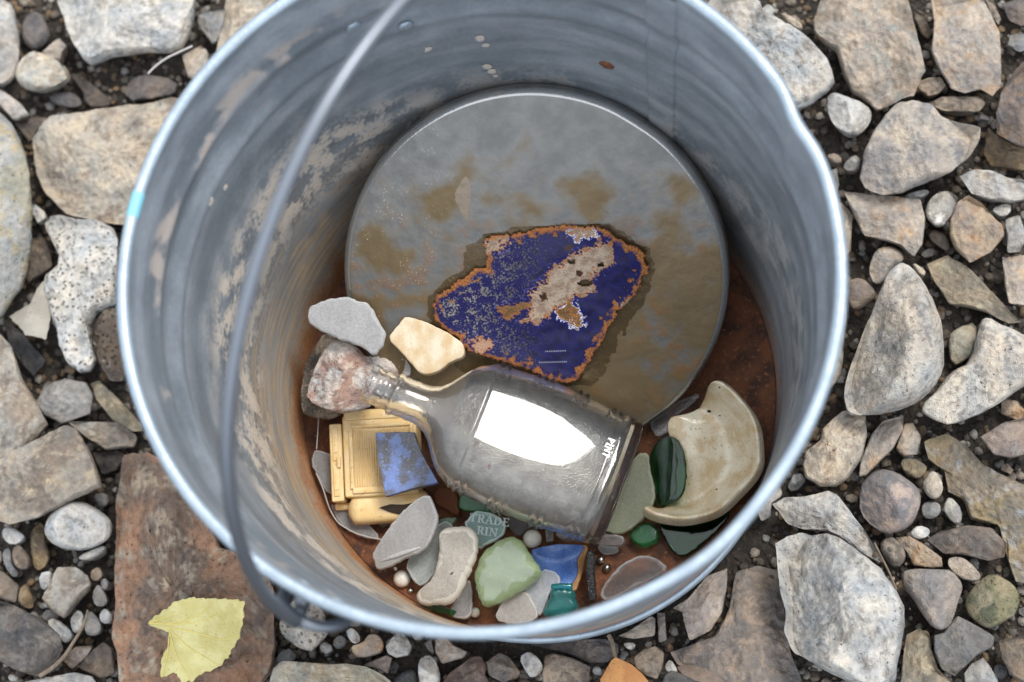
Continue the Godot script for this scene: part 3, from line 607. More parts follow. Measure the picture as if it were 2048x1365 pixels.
func glass(called: String, c: Vector3, body: float, rough: float, grain := 0.0, frosted := false) -> void:
	# body: how much of the light the worn surface and cloudy mass scatter instead of letting through
	var m := StandardMaterial3D.new()
	m.resource_name = called
	m.transparency = BaseMaterial3D.TRANSPARENCY_ALPHA
	m.albedo_color = lin(c.x, c.y, c.z, body)
	m.refraction_enabled = true
	m.refraction_scale = 0.05
	m.roughness = rough
	if grain > 0.0:
		textured(m, bump.grit, grain, 16.0)
		if frosted:
			m.albedo_texture = bump.frost
	mat[called] = m

func plain(called: String, c: Vector3, rough: float, metal := 0.0, spec := 0.5) -> StandardMaterial3D:
	var m := StandardMaterial3D.new()
	m.resource_name = called
	m.albedo_color = lin(c.x, c.y, c.z)
	m.roughness = rough
	m.metallic = metal
	m.metallic_specular = spec
	mat[called] = m
	return m

func mottled(called: String, a: Vector3, b: Vector3, d: Vector3, rough: float, scale_: float, relief: float, seed_: int, sharp := 0.25) -> StandardMaterial3D:
	# two colours in clouds with specks of a third
	var z := Vector2i(384, 384)
	var n1 := seamless(z, seed_, 0.012, 5)
	var n2 := seamless(z, seed_ + 1, 0.07, 3)
	var c := PackedByteArray()
	c.resize(z.x * z.y * 3)
	for i in z.x * z.y:
		var f := sm(0.5 - sharp, 0.5 + sharp, n1[i] / 255.0 + (n2[i] / 255.0 - 0.5) * 0.25)
		var q := a.lerp(b, f).lerp(d, sm(0.74, 0.84, n2[i] / 255.0) * 0.8)
		var s := srgb8(q)
		c[i * 3] = s[0]
		c[i * 3 + 1] = s[1]
		c[i * 3 + 2] = s[2]
	var m := StandardMaterial3D.new()
	m.resource_name = called
	m.albedo_texture = colour_texture(z, c)
	m.roughness = rough
	textured(m, bump.mid, relief, scale_)
	mat[called] = m
	return m

func materials() -> void:
	stone_textures()
	glass("frost_clear", Vector3(0.96, 0.965, 0.98), 0.50, 0.36, 0.03, true)
	glass("frost_clear_edge", Vector3(0.98, 0.98, 0.99), 0.66, 0.45, 0.03, true)
	glass("frost_grey", Vector3(0.74, 0.75, 0.77), 0.32, 0.36, 0.03, true)
	glass("frost_grey_edge", Vector3(0.80, 0.81, 0.83), 0.40, 0.45, 0.02)
	glass("frost_aqua", Vector3(0.86, 0.96, 0.95), 0.38, 0.3, 0.03, true)
	glass("frost_aqua_edge", Vector3(0.88, 0.97, 0.97), 0.42, 0.4, 0.02)
	glass("frost_beige", Vector3(0.96, 0.91, 0.82), 0.46, 0.28, 0.02, true)
	glass("frost_beige_edge", Vector3(0.96, 0.92, 0.84), 0.50, 0.3, 0.02)
	glass("frost_lilac", Vector3(0.86, 0.90, 0.98), 0.52, 0.38, 0.03, true)
	glass("frost_lilac_edge", Vector3(0.88, 0.92, 0.99), 0.5, 0.4, 0.02)
	glass("frost_warm", Vector3(0.86, 0.83, 0.80), 0.46, 0.34, 0.03, true)
	glass("frost_warm_edge", Vector3(0.88, 0.85, 0.82), 0.45, 0.4, 0.02)
	glass("frost_yellow", Vector3(0.84, 0.90, 0.66), 0.36, 0.3, 0.03, true)
	glass("frost_yellow_edge", Vector3(0.88, 0.92, 0.72), 0.32, 0.4, 0.02)
	glass("clear", Vector3(0.95, 0.96, 0.96), 0.03, 0.05, 0.006)
	glass("clear_edge", Vector3(0.95, 0.96, 0.96), 0.22, 0.2, 0.02)
	glass("smoke", Vector3(0.40, 0.38, 0.41), 0.15, 0.2, 0.02)
	glass("cobalt", Vector3(0.03, 0.06, 0.62), 0.25, 0.12, 0.02)
	glass("dgreen", Vector3(0.04, 0.26, 0.13), 0.2, 0.15)
	glass("green", Vector3(0.06, 0.52, 0.16), 0.10, 0.12, 0.01)
	glass("green2", Vector3(0.30, 0.52, 0.34), 0.2, 0.15, 0.01)
	glass("green3", Vector3(0.015, 0.25, 0.04), 0.02, 0.03)
	glass("amber", Vector3(0.30, 0.09, 0.03), 0.35, 0.3, 0.05)
	glass("aqua", Vector3(0.60, 0.92, 0.90), 0.28, 0.2, 0.02)
	glass("aqua_edge", Vector3(0.82, 0.98, 0.97), 0.66, 0.25, 0.02)
	glass("greenaqua", Vector3(0.80, 0.97, 0.80), 0.30, 0.10, 0.05)
	glass("greenaqua_edge", Vector3(0.70, 0.90, 0.55), 0.24, 0.12, 0.03)
	glass("teal", Vector3(0.05, 0.46, 0.48), 0.15, 0.10, 0.01)
	glass("bottle_glass", Vector3(0.98, 0.985, 0.985), 0.0, 0.01)
	glass("bottle_inside", Vector3(0.95, 0.95, 0.94), 0.05, 0.05)
	var inside: StandardMaterial3D = mat.bottle_inside
	textured(inside, bump.pits, 0.010, 18.0)
	var film := mottled("bottle_silt", Vector3(0.060, 0.054, 0.048), Vector3(0.19, 0.178, 0.165), Vector3(0.42, 0.40, 0.38), 0.3, 18.0, 0.03, 95, 0.22)
	film.transparency = BaseMaterial3D.TRANSPARENCY_ALPHA
	film.albedo_color = Color(1, 1, 1, 0.5)
	film.refraction_enabled = true
	film.refraction_scale = 0.05
	mottled("cream", Vector3(0.68, 0.49, 0.27), Vector3(0.82, 0.73, 0.56), Vector3(0.55, 0.38, 0.20), 0.5, 18.0, 0.01, 21, 0.3)
	mottled("bowl", Vector3(0.55, 0.40, 0.22), Vector3(0.74, 0.66, 0.50), Vector3(0.26, 0.20, 0.08), 0.14, 13.0, 0.006, 25, 0.22)
	mottled("bluetile", Vector3(0.10, 0.10, 0.115), Vector3(0.15, 0.23, 0.52), Vector3(0.40, 0.42, 0.46), 0.3, 20.0, 0.02, 33, 0.16)
	mottled("plastic", Vector3(0.72, 0.50, 0.22), Vector3(0.78, 0.60, 0.33), Vector3(0.45, 0.27, 0.10), 0.42, 12.0, 0.008, 35, 0.3)
	mottled("shell", Vector3(0.10, 0.085, 0.07), Vector3(0.24, 0.19, 0.14), Vector3(0.45, 0.42, 0.38), 0.5, 20.0, 0.12, 41, 0.15)
	mottled("blueglaze", Vector3(0.05, 0.13, 0.42), Vector3(0.10, 0.20, 0.52), Vector3(0.45, 0.52, 0.62), 0.3, 24.0, 0.01, 45, 0.3)
	mottled("terracotta", Vector3(0.40, 0.20, 0.08), Vector3(0.50, 0.30, 0.14), Vector3(0.25, 0.1, 0.04), 0.85, 24.0, 0.06, 49, 0.3)
	mottled("black", Vector3(0.012, 0.012, 0.013), Vector3(0.02, 0.02, 0.022), Vector3(0.3, 0.3, 0.3), 0.18, 30.0, 0.05, 51, 0.3)
	mottled("white_ball", Vector3(0.70, 0.68, 0.63), Vector3(0.78, 0.77, 0.73), Vector3(0.25, 0.18, 0.1), 0.22, 40.0, 0.01, 55, 0.2)
	plain("steel", Vector3(0.45, 0.44, 0.42), 0.25, 1.0)
	plain("silt", Vector3(0.17, 0.15, 0.13), 0.9)
	plain("char", Vector3(0.03, 0.018, 0.01), 0.8)
	plain("soot", Vector3(0.02, 0.018, 0.015), 0.9)
	plain("wire", Vector3(0.17, 0.19, 0.22), 0.36, 0.7)
	plain("thread", Vector3(0.4, 0.39, 0.37), 0.7)
	mottled("twig", Vector3(0.13, 0.10, 0.075), Vector3(0.22, 0.17, 0.12), Vector3(0.06, 0.05, 0.04), 0.9, 60.0, 0.05, 61)
	for leaf in [["yellow_leaf", Vector3(0.46, 0.40, 0.14), Vector3(0.56, 0.51, 0.23), Vector3(0.30, 0.19, 0.06)], ["dry_leaf", Vector3(0.36, 0.15, 0.04), Vector3(0.48, 0.23, 0.07), Vector3(0.16, 0.08, 0.03)], ["grey_leaf", Vector3(0.22, 0.20, 0.17), Vector3(0.30, 0.28, 0.24), Vector3(0.13, 0.12, 0.09)], ["brown_leaf", Vector3(0.10, 0.07, 0.05), Vector3(0.17, 0.12, 0.09), Vector3(0.05, 0.04, 0.03)]]:
		var m := mottled(leaf[0], leaf[1], leaf[2], leaf[3], 0.6, 14.0, 0.03, 70 + hash(leaf[0]) % 50)
		m.backlight_enabled = true
		m.backlight = Color(0.25, 0.25, 0.1)
	mottled("soil", Vector3(0.018, 0.014, 0.011), Vector3(0.046, 0.037, 0.029), Vector3(0.12, 0.10, 0.08), 0.95, 9.0, 0.3, 81, 0.3)
	mottled("rust", Vector3(0.055, 0.024, 0.014), Vector3(0.17, 0.06, 0.024), Vector3(0.30, 0.13, 0.06), 0.8, 11.0, 0.05, 85, 0.3)

func zinc_textures() -> void:
	# the bucket wall unrolled: u runs once round, v from the floor (0) to 0.27 m
	var z := Vector2i(2048, 512)
	var broad := seamless(z, 11, 0.004, 4)
	var mid := seamless(z, 12, 0.02, 5)
	var fine := seamless(z, 13, 0.12, 3)
	var c := PackedByteArray()
	var r := PackedByteArray()
	c.resize(z.x * z.y * 3)
	r.resize(z.x * z.y)
	for y in z.y:
		var h := 0.27 * y / z.y
		for x in z.x:
			var i := y * z.x + x
			var t := TAU * x / z.x
			var b := broad[i] / 255.0
			var m := mid[i] / 255.0
			var f := fine[i] / 255.0
			# stretched along the wall: the streaks that water left
			var s: float = mid[y * z.x / 1 * 0 + (((y * 5) % z.y) * z.x + (x / 3) % z.x)] / 255.0
			var long: float = mid[y * z.x + int(absf(x - z.x / 2.0) / 5.0)] / 255.0      # drawn out round the wall
			var col := Vector3(0.17, 0.20, 0.23).lerp(Vector3(0.31, 0.35, 0.395), sm(0.25, 0.8, long * 0.65 + m * 0.2 + b * 0.15))
			col *= 0.90 + 0.2 * f
			var left := 0.5 - 0.5 * cos(t + 0.30)      # most where the wall faces the near right
			left = sm(0.25, 0.85, left)
			# pale lime left at the old water line
			var line := 0.105 + 0.018 * sin(t * 2.0 + 0.6) + (b - 0.5) * 0.05
			var lime := sm(0.050, 0.010, absf(h - line)) * sm(0.36, 0.6, m * 0.7 + f * 0.3) * (0.25 + 0.75 * left)
			col = col.lerp(Vector3(0.62, 0.55, 0.47), lime * 0.9)
			var lime2 := sm(0.012, 0.002, absf(h - 0.224 - (b - 0.5) * 0.02)) * sm(0.46, 0.6, b * 0.5 + m * 0.5) * left
			col = col.lerp(Vector3(0.55, 0.48, 0.43), lime2 * 0.8)
			# clay and rust under that line
			var clay := sm(0.12, 0.03, h + (m - 0.5) * 0.07) * (0.20 + 0.80 * left)
			col = col.lerp(Vector3(0.52, 0.39, 0.25), clay * (0.35 + 0.55 * sm(0.35, 0.65, s)))
			var streak := sm(0.15, 0.03, h) * sm(0.58, 0.72, s * 0.6 + f * 0.4)
			col = col.lerp(Vector3(0.48, 0.27, 0.11), streak * 0.7 * (0.35 + 0.65 * left))
			var rusty := sm(0.034, 0.008, h + (m - 0.5) * 0.03 + (f - 0.5) * 0.01)
			col = col.lerp(Vector3(0.34, 0.13, 0.05).lerp(Vector3(0.52, 0.27, 0.12), f), rusty * (0.5 + 0.45 * left))
			var freckle := sm(0.74, 0.84, f) * sm(0.55, 0.7, m)
			col = col.lerp(Vector3(0.33, 0.17, 0.08), freckle * 0.7)
			var q := srgb8(col)
			c[i * 3] = q[0]
			c[i * 3 + 1] = q[1]
			c[i * 3 + 2] = q[2]
			r[i] = int(clampf(0.40 + 0.2 * m + 0.4 * maxf(maxf(clay, lime), rusty), 0, 1) * 255)
	var w := StandardMaterial3D.new()
	w.resource_name = "zinc_wall"
	w.albedo_texture = colour_texture(z, c)
	w.roughness = 1.0
	w.roughness_texture = grey_texture(z, r)
	w.metallic = 0.3
	w.heightmap_enabled = true
	w.heightmap_texture = grey_texture(z, mid)
	w.heightmap_scale = 0.03
	mat.zinc_wall = w
	var rim := mottled("zinc_rim", Vector3(0.27, 0.33, 0.385), Vector3(0.35, 0.42, 0.485), Vector3(0.22, 0.25, 0.28), 0.38, 12.0, 0.02, 91, 0.3)
	rim.metallic = 0.45

# ------------------------------------------------------------------ ground and stones
const PALETTE := {
	"white": [[0.60, 0.585, 0.55], [0.52, 0.50, 0.46], [0.40, 0.38, 0.34]], "pale": [[0.50, 0.485, 0.455], [0.42, 0.40, 0.37], [0.33, 0.29, 0.25]],
	"cream": [[0.56, 0.52, 0.44], [0.50, 0.42, 0.32], [0.44, 0.36, 0.27]], "cream2": [[0.52, 0.455, 0.36], [0.46, 0.38, 0.285], [0.36, 0.28, 0.21]],
	"cream3": [[0.54, 0.51, 0.455], [0.50, 0.44, 0.37], [0.30, 0.28, 0.255]], "tan": [[0.45, 0.385, 0.315], [0.37, 0.315, 0.27], [0.44, 0.32, 0.22]],
	"tan2": [[0.46, 0.41, 0.34], [0.33, 0.27, 0.21], [0.27, 0.22, 0.18]], "tan3": [[0.38, 0.30, 0.22], [0.24, 0.19, 0.15], [0.20, 0.16, 0.13]],
	"brown": [[0.22, 0.165, 0.12], [0.15, 0.12, 0.10], [0.30, 0.23, 0.16]], "brown2": [[0.27, 0.215, 0.165], [0.19, 0.16, 0.135], [0.22, 0.18, 0.14]],
	"dbrown": [[0.12, 0.095, 0.08], [0.09, 0.08, 0.072], [0.18, 0.14, 0.10]], "redbrown": [[0.38, 0.215, 0.130], [0.22, 0.155, 0.115], [0.43, 0.345, 0.25]],
	"darkred": [[0.19, 0.125, 0.10], [0.14, 0.105, 0.09], [0.23, 0.17, 0.135]], "grey": [[0.29, 0.28, 0.27], [0.23, 0.22, 0.21], [0.33, 0.30, 0.265]],
	"grey2": [[0.38, 0.37, 0.345], [0.31, 0.29, 0.265], [0.26, 0.25, 0.235]], "dgrey": [[0.10, 0.098, 0.098], [0.075, 0.072, 0.072], [0.14, 0.13, 0.12]],
	"dgrey2": [[0.19, 0.185, 0.18], [0.15, 0.145, 0.14], [0.22, 0.20, 0.18]], "purple": [[0.17, 0.145, 0.135], [0.21, 0.175, 0.155], [0.13, 0.12, 0.12]],
	"purplebrown": [[0.22, 0.165, 0.135], [0.17, 0.145, 0.135], [0.25, 0.165, 0.105]], "olive": [[0.26, 0.215, 0.14], [0.20, 0.17, 0.125], [0.33, 0.27, 0.18]],
	"olivetan": [[0.33, 0.27, 0.185], [0.25, 0.205, 0.15], [0.41, 0.35, 0.235]], "orange": [[0.28, 0.185, 0.095], [0.19, 0.135, 0.09], [0.34, 0.25, 0.14]],
	"orange2": [[0.42, 0.315, 0.215], [0.36, 0.275, 0.21], [0.42, 0.25, 0.13]], "pink": [[0.53, 0.47, 0.42], [0.48, 0.37, 0.31], [0.5, 0.46, 0.42]],
	"pink2": [[0.32, 0.25, 0.205], [0.27, 0.205, 0.17], [0.35, 0.30, 0.26]], "pinktan": [[0.47, 0.39, 0.325], [0.37, 0.31, 0.265], [0.30, 0.255, 0.225]],
	"conglom": [[0.12, 0.09, 0.07], [0.20, 0.16, 0.125], [0.33, 0.29, 0.24]], "lichen": [[0.40, 0.395, 0.37], [0.33, 0.315, 0.24], [0.42, 0.35, 0.21]],
	"tanblock": [[0.40, 0.345, 0.275], [0.24, 0.195, 0.155], [0.44, 0.36, 0.26]], "darkstone": [[0.115, 0.105, 0.10], [0.165, 0.135, 0.115], [0.21, 0.185, 0.165]],
	"greybeige": [[0.44, 0.415, 0.37], [0.36, 0.315, 0.26], [0.30, 0.28, 0.255]], "yellowish": [[0.47, 0.415, 0.305], [0.40, 0.325, 0.22], [0.50, 0.46, 0.385]],
	"slabbrown": [[0.30, 0.25, 0.21], [0.24, 0.205, 0.18], [0.36, 0.28, 0.22]], "whitegrey": [[0.56, 0.55, 0.52], [0.48, 0.465, 0.435], [0.36, 0.34, 0.31]],
	"mottled": [[0.25, 0.225, 0.22], [0.42, 0.335, 0.29], [0.20, 0.19, 0.195]], "darkwet": [[0.20, 0.155, 0.125], [0.16, 0.13, 0.11], [0.24, 0.205, 0.175]],
	"greybrown": [[0.30, 0.265, 0.24], [0.25, 0.225, 0.21], [0.36, 0.30, 0.25]], "mossy": [[0.29, 0.245, 0.145], [0.22, 0.20, 0.11], [0.13, 0.13, 0.075]],
	"wetrock": [[0.25, 0.205, 0.155], [0.32, 0.24, 0.125], [0.36, 0.34, 0.315]], "mixedpale": [[0.36, 0.35, 0.33], [0.30, 0.285, 0.265], [0.70, 0.69, 0.67]],
	"tanbrown": [[0.44, 0.365, 0.29], [0.29, 0.225, 0.165], [0.33, 0.32, 0.285]], "tangrey": [[0.46, 0.40, 0.33], [0.34, 0.305, 0.275], [0.28, 0.26, 0.25]],
	"shellstone": [[0.74, 0.66, 0.61], [0.46, 0.30, 0.25], [0.76, 0.72, 0.68]],
}

func stone_mesh(o: PackedVector2Array, top: float, deep: float, seed_: int, pal: String, smooth := 0, ridged := false) -> ArrayMesh:
	var rng := RandomNumberGenerator.new()
	rng.seed = seed_ * 7919 + 13
	var n := clampi(int(perimeter(o) / 0.0018), 28, 150)
	if ridged:
		top *= 1.35
	var p := resample(o, n, smooth)
	var radius := perimeter(o) / TAU
	var off := Vector3(rng.randf() * 500, rng.randf() * 500, rng.randf() * 500)
	for i in n:
		p[i] *= 1.0 + 0.05 * rough_noise.get_noise_3d(p[i].x * 1800 + off.x, p[i].y * 1800 + off.y, off.z)
	var facets := []
	var nf := rng.randi_range(4, 6) if smooth == 0 else rng.randi_range(1, 3)
	for k in nf:
		var t := TAU * (k + rng.randf()) / nf
		facets.append([Vector2(cos(t), sin(t)), rng.randf_range(0.55, 0.95), rng.randf_range(0.3, 1.3)])
	if ridged:
		facets = [[Vector2(-0.98, -0.1), 0.66, 1.5], [Vector2(1.0, 0.1), 0.92, 0.55], [Vector2(0.1, 1.0), 1.0, 0.6], [Vector2(-0.4, -0.9), 0.95, 0.7]]
	var q := rng.randf_range(3.2, 6.0) if smooth == 0 else 2.4
	var lay := clampi(n / 4, 8, 32)
	var rings := []
	var col := PackedColorArray()
	var pc: Array = PALETTE[pal]
	var ca := Vector3(pc[0][0], pc[0][1], pc[0][2])
	var cb := Vector3(pc[1][0], pc[1][1], pc[1][2])
	var cc := Vector3(pc[2][0], pc[2][1], pc[2][2])
	var levels := []
	for k in 6:
		levels.append([1.0 - pow(k / 5.0, 0.7) * 0.97 if k < 5 else 0.03, -1.0])
	levels.reverse()
	for k in range(1, lay + 1):
		levels.append([1.0 - 0.98 * pow(float(k) / lay, 1.25), 1.0])
	for lv in levels:
		var s: float = 1.0 - lv[0]
		var ring := PackedVector3Array()
		for i in n:
			var w: Vector2 = p[i] * lv[0]
			var y: float
			var e := pow(1.0 - pow(1.0 - s, q), 0.62)
			if lv[1] > 0:
				y = top * e
				for f in facets:
					var lim: float = top * (f[1] - f[2] * f[0].dot(w) / radius)
					var d := lim - y
					y = minf(y, lim) if absf(d) > top * 0.06 else minf(y, lim) - (top * 0.06 - absf(d)) * 0.25
				y = maxf(y, -deep * 0.4 * (1.0 - s))
				y += top * (0.24 if smooth == 0 else 0.12) * minf(1.0, s * 5.0) * rough_noise.get_noise_3d(w.x * 2600 + off.x, off.y, w.y * 2600 + off.z)
				y += (0.0016 if smooth == 0 else 0.0006) * fine_noise.get_noise_3d(w.x * 4200 + off.x, y * 3000, w.y * 4200 + off.z)
			else:
				y = -deep * pow(1.0 - pow(1.0 - s, 1.6), 0.55)
			ring.append(Vector3(w.x, y, w.y))
			# mineral mottling: three stone colours mixed by solid noise alone
			var at := Vector3(w.x, y, w.y) * 1000.0 + off
			var a := patch_noise.get_noise_3dv(at * 1.6 * clampf(0.022 / radius, 0.4, 1.6)) + 0.4 * fine_noise.get_noise_3dv(at * 4.0)
			var b := patch_noise.get_noise_3dv(at * 3.1 + Vector3(77, 5, 31)) + 0.5 * fine_noise.get_noise_3dv(at * 5.0)
			var cv := ca.lerp(cb, sm(-0.12, 0.28, a)).lerp(cc, sm(0.18, 0.42, b))
			var lum := (cv.x + cv.y + cv.z) / 3.0
			cv = cv.lerp(Vector3(lum, lum, lum), 0.16)
			col.append(Color(cv.x, cv.y, cv.z))
		rings.append(ring)
	return loft(rings, true, true, col)

var outlines := []

func stones() -> void:
	for k in STONES.size():
		var s: Array = STONES[k]
		var o := plan(s[6])
		var c := centre_of(o)
		outlines.append(o)
		o = moved(o, -c)
		var area := 0.0
		for i in o.size():
			area += o[i].cross(o[(i + 1) % o.size()]) * 0.5
		var size := 2.0 * absf(area) / perimeter(o)
		var ho: float = s[2] * 0.001
		var top := clampf(size * 0.78 * s[3], 0.003, 0.026)
		var deep := clampf(maxf(size * 0.7, ho + 0.030), 0.004, 0.034)
		var mesh := stone_mesh(o, top, deep, k + 1, s[1], 1 if s[0] == "pebble" or s[5].contains("smooth") or s[5].contains("round") or s[5].contains("egg") else 0, s[5].begins_with("big ridged") or s[5].begins_with("large pale egg"))
		var cat: String = {"boulder": "boulder", "slab": "stone slab", "rock": "rock", "pebble": "pebble"}.get(s[0], "stone")
		single(s[0], s[5], cat, mesh, mat[s[4]], Vector3(c.x, ho, c.y), "stones lying around the bucket")

func free_at(p: Vector2, margin: float) -> bool:
	if p.length() < 0.148 + margin:
		return false
	for o in outlines:
		if Geometry2D.is_point_in_polygon(p, o):
			return false
	return true

func ground_height(x: float, z: float) -> float:
	return -0.030 + 0.004 * rough_noise.get_noise_2d(x * 400, z * 400)

func ground() -> void:
	var g := PackedFloat32Array()
	for k in range(-70, 71):
		g.append(signf(k) * (absf(k) * 0.011 + pow(maxf(absf(k) - 45.0, 0.0) / 25.0, 3.0) * 40.0))
	var v := PackedVector3Array()
	var idx := PackedInt32Array()
	var n := g.size()
	for a in n:
		for b in n:
			v.append(Vector3(g[b], ground_height(g[b], g[a]), g[a]))
	for a in n - 1:
		for b in n - 1:
			var i := a * n + b
			idx.append_array([i, i + 1, i + n, i + 1, i + n + 1, i + n])
	var o := part("ground", build(v, idx, PackedVector2Array(), PackedColorArray(), false), mat.soil, self)
	o.set_meta("kind", "structure")

const PEBBLE_KINDS := [["white", "small white pebble in the gaps between the larger stones"], ["grey", "small mid-grey pebble in the gaps between the larger stones"], ["tan3", "small brown-tan pebble in the gaps between the larger stones"], ["dbrown", "small dark brown pebble in the gaps between the larger stones"], ["orange2", "small orange-tan pebble in the gaps between the larger stones"], ["dgrey2", "small dark grey pebble in the gaps between the larger stones"]]

func pebbles() -> void:
	var rng := RandomNumberGenerator.new()
	rng.seed = 4242
	var shapes := []
	for k in PEBBLE_KINDS.size():
		var row := []
		for j in 4:
			var o := PackedVector2Array()
			var sides := rng.randi_range(5, 8)
			for i in sides:
				var t := TAU * (i + rng.randf_range(-0.25, 0.25)) / sides
				o.append(Vector2(cos(t), sin(t) * rng.randf_range(0.6, 0.95)) * rng.randf_range(0.0048, 0.0062))
			row.append(stone_mesh(o, 0.0034, 0.0036, 500 + k * 10 + j, PEBBLE_KINDS[k][0]))
		shapes.append(row)
	var placed := []
	var tries := 0
	while placed.size() < 120 and tries < 9000:
		tries += 1
		var p := Vector2(rng.randf_range(-0.33, 0.31), rng.randf_range(-0.28, 0.18))
		var size := rng.randf_range(0.55, 1.5)
		var ok := free_at(p, 0.004 * size)
		for d in 4:
			if ok and not free_at(p + Vector2.from_angle(d * PI / 2) * 0.0035 * size, 0.0):
				ok = false
		for q in placed:
			if ok and q.x > -9 and Vector2(q.x, q.y).distance_to(p) < 0.0048 * (q.z + size):
				ok = false
		if not ok:
			continue
		placed.append(Vector3(p.x, p.y, size))
		var k := rng.randi() % PEBBLE_KINDS.size()
		var o := single("pebble", PEBBLE_KINDS[k][1], "pebble", shapes[k][rng.randi() % 4], mat.grain, Vector3(p.x, ground_height(p.x, p.y) + 0.0035 * size + rng.randf() * 0.003, p.y), PEBBLE_KINDS[k][1].get_slice(" in ", 0) + "s in the gaps")
		o.scale = Vector3.ONE * size
		o.rotation = Vector3(rng.randf_range(-0.3, 0.3), rng.randf() * TAU, rng.randf_range(-0.3, 0.3))

func gravel() -> void:
	var rng := RandomNumberGenerator.new()
	rng.seed = 99
	var tones := [Vector3(0.26, 0.23, 0.20), Vector3(0.15, 0.125, 0.10), Vector3(0.36, 0.34, 0.31), Vector3(0.08, 0.068, 0.058), Vector3(0.22, 0.155, 0.10), Vector3(0.11, 0.095, 0.08)]
	var fine: StandardMaterial3D = mat.grain
	for v in 4:
		var mesh := ball(1.0, 40 + v, 0.55, Vector3(1.0, 0.62, 0.8), 12)
		var mm := MultiMesh.new()
		mm.transform_format = MultiMesh.TRANSFORM_3D
		mm.use_colors = true
		mm.mesh = mesh
		var where := []
		while where.size() < 4200:
			var p := Vector2(rng.randf_range(-0.36, 0.34), rng.randf_range(-0.31, 0.21))
			var far := where.size() > 3000
			if far:
				p = Vector2(rng.randf_range(-1.3, 1.3), rng.randf_range(-1.3, 1.0))
				if absf(p.x) < 0.36 and p.y > -0.31 and p.y < 0.21:
					continue
			if p.length() < 0.147:
				continue
			var r := rng.randf_range(0.0010, 0.0034) if not far else rng.randf_range(0.006, 0.030) * rng.randf_range(0.4, 1.0)
			var b := Basis.from_euler(Vector3(rng.randf() * 0.6, rng.randf() * TAU, rng.randf() * 0.6)).scaled(Vector3.ONE * r)
			where.append(Transform3D(b, Vector3(p.x, ground_height(p.x, p.y) + r * 0.35, p.y)))
		# grit scattered on the flat grey-brown slab
		for k in 26:
			var c := Vector2(0.189, 0.114) + Vector2(rng.randfn(0, 0.008), rng.randfn(0, 0.011))
			var r := rng.randf_range(0.0006, 0.0018)
			where.append(Transform3D(Basis.from_euler(Vector3(0, rng.randf() * TAU, 0)).scaled(Vector3.ONE * r), Vector3(c.x, -0.0005, c.y)))
		mm.instance_count = where.size()
		for k in where.size():
			mm.set_instance_transform(k, where[k])
			var t: Vector3 = tones[rng.randi() % tones.size()] * rng.randf_range(0.7, 1.15)
			mm.set_instance_color(k, Color(t.x, t.y, t.z))
		var o := MultiMeshInstance3D.new()
		o.name = numbered("gravel")
		o.multimesh = mm
		o.material_override = fine
		add_child(o)
		tag(o, ["loose grey and brown gravel filling the gaps between stones", "coarse mixed gravel spread over the dark soil", "pale and dark grit among the stones", "fine stone chips scattered over the ground"][v], "gravel", "loose gravel")
		o.set_meta("kind", "stuff")

# ------------------------------------------------------------------ bucket
func wall_r(h: float) -> float:
	return 0.135 + 0.1154 * h

func dent(t: float, y: float) -> float:
	var d := wrapf(t - 5.86, -PI, PI)
	var e := wrapf(t - 0.9, -PI, PI)
	return -0.0028 * exp(-d * d / 0.006) * sm(0.15, 0.26, y) + 0.0012 * sin(2.0 * t + 0.7) * sm(0.0, 0.26, y) + 0.0015 * exp(-e * e / 0.02) * sm(0.1, 0.26, y)

func bead(h: float) -> float:
	var d := 0.0
	d += 0.0026 * exp(-pow((h - 0.207) / 0.0075, 2.0))
	d -= 0.0010 * exp(-pow((h - 0.2205) / 0.0035, 2.0)) + 0.0010 * exp(-pow((h - 0.1935) / 0.0035, 2.0))
	return d

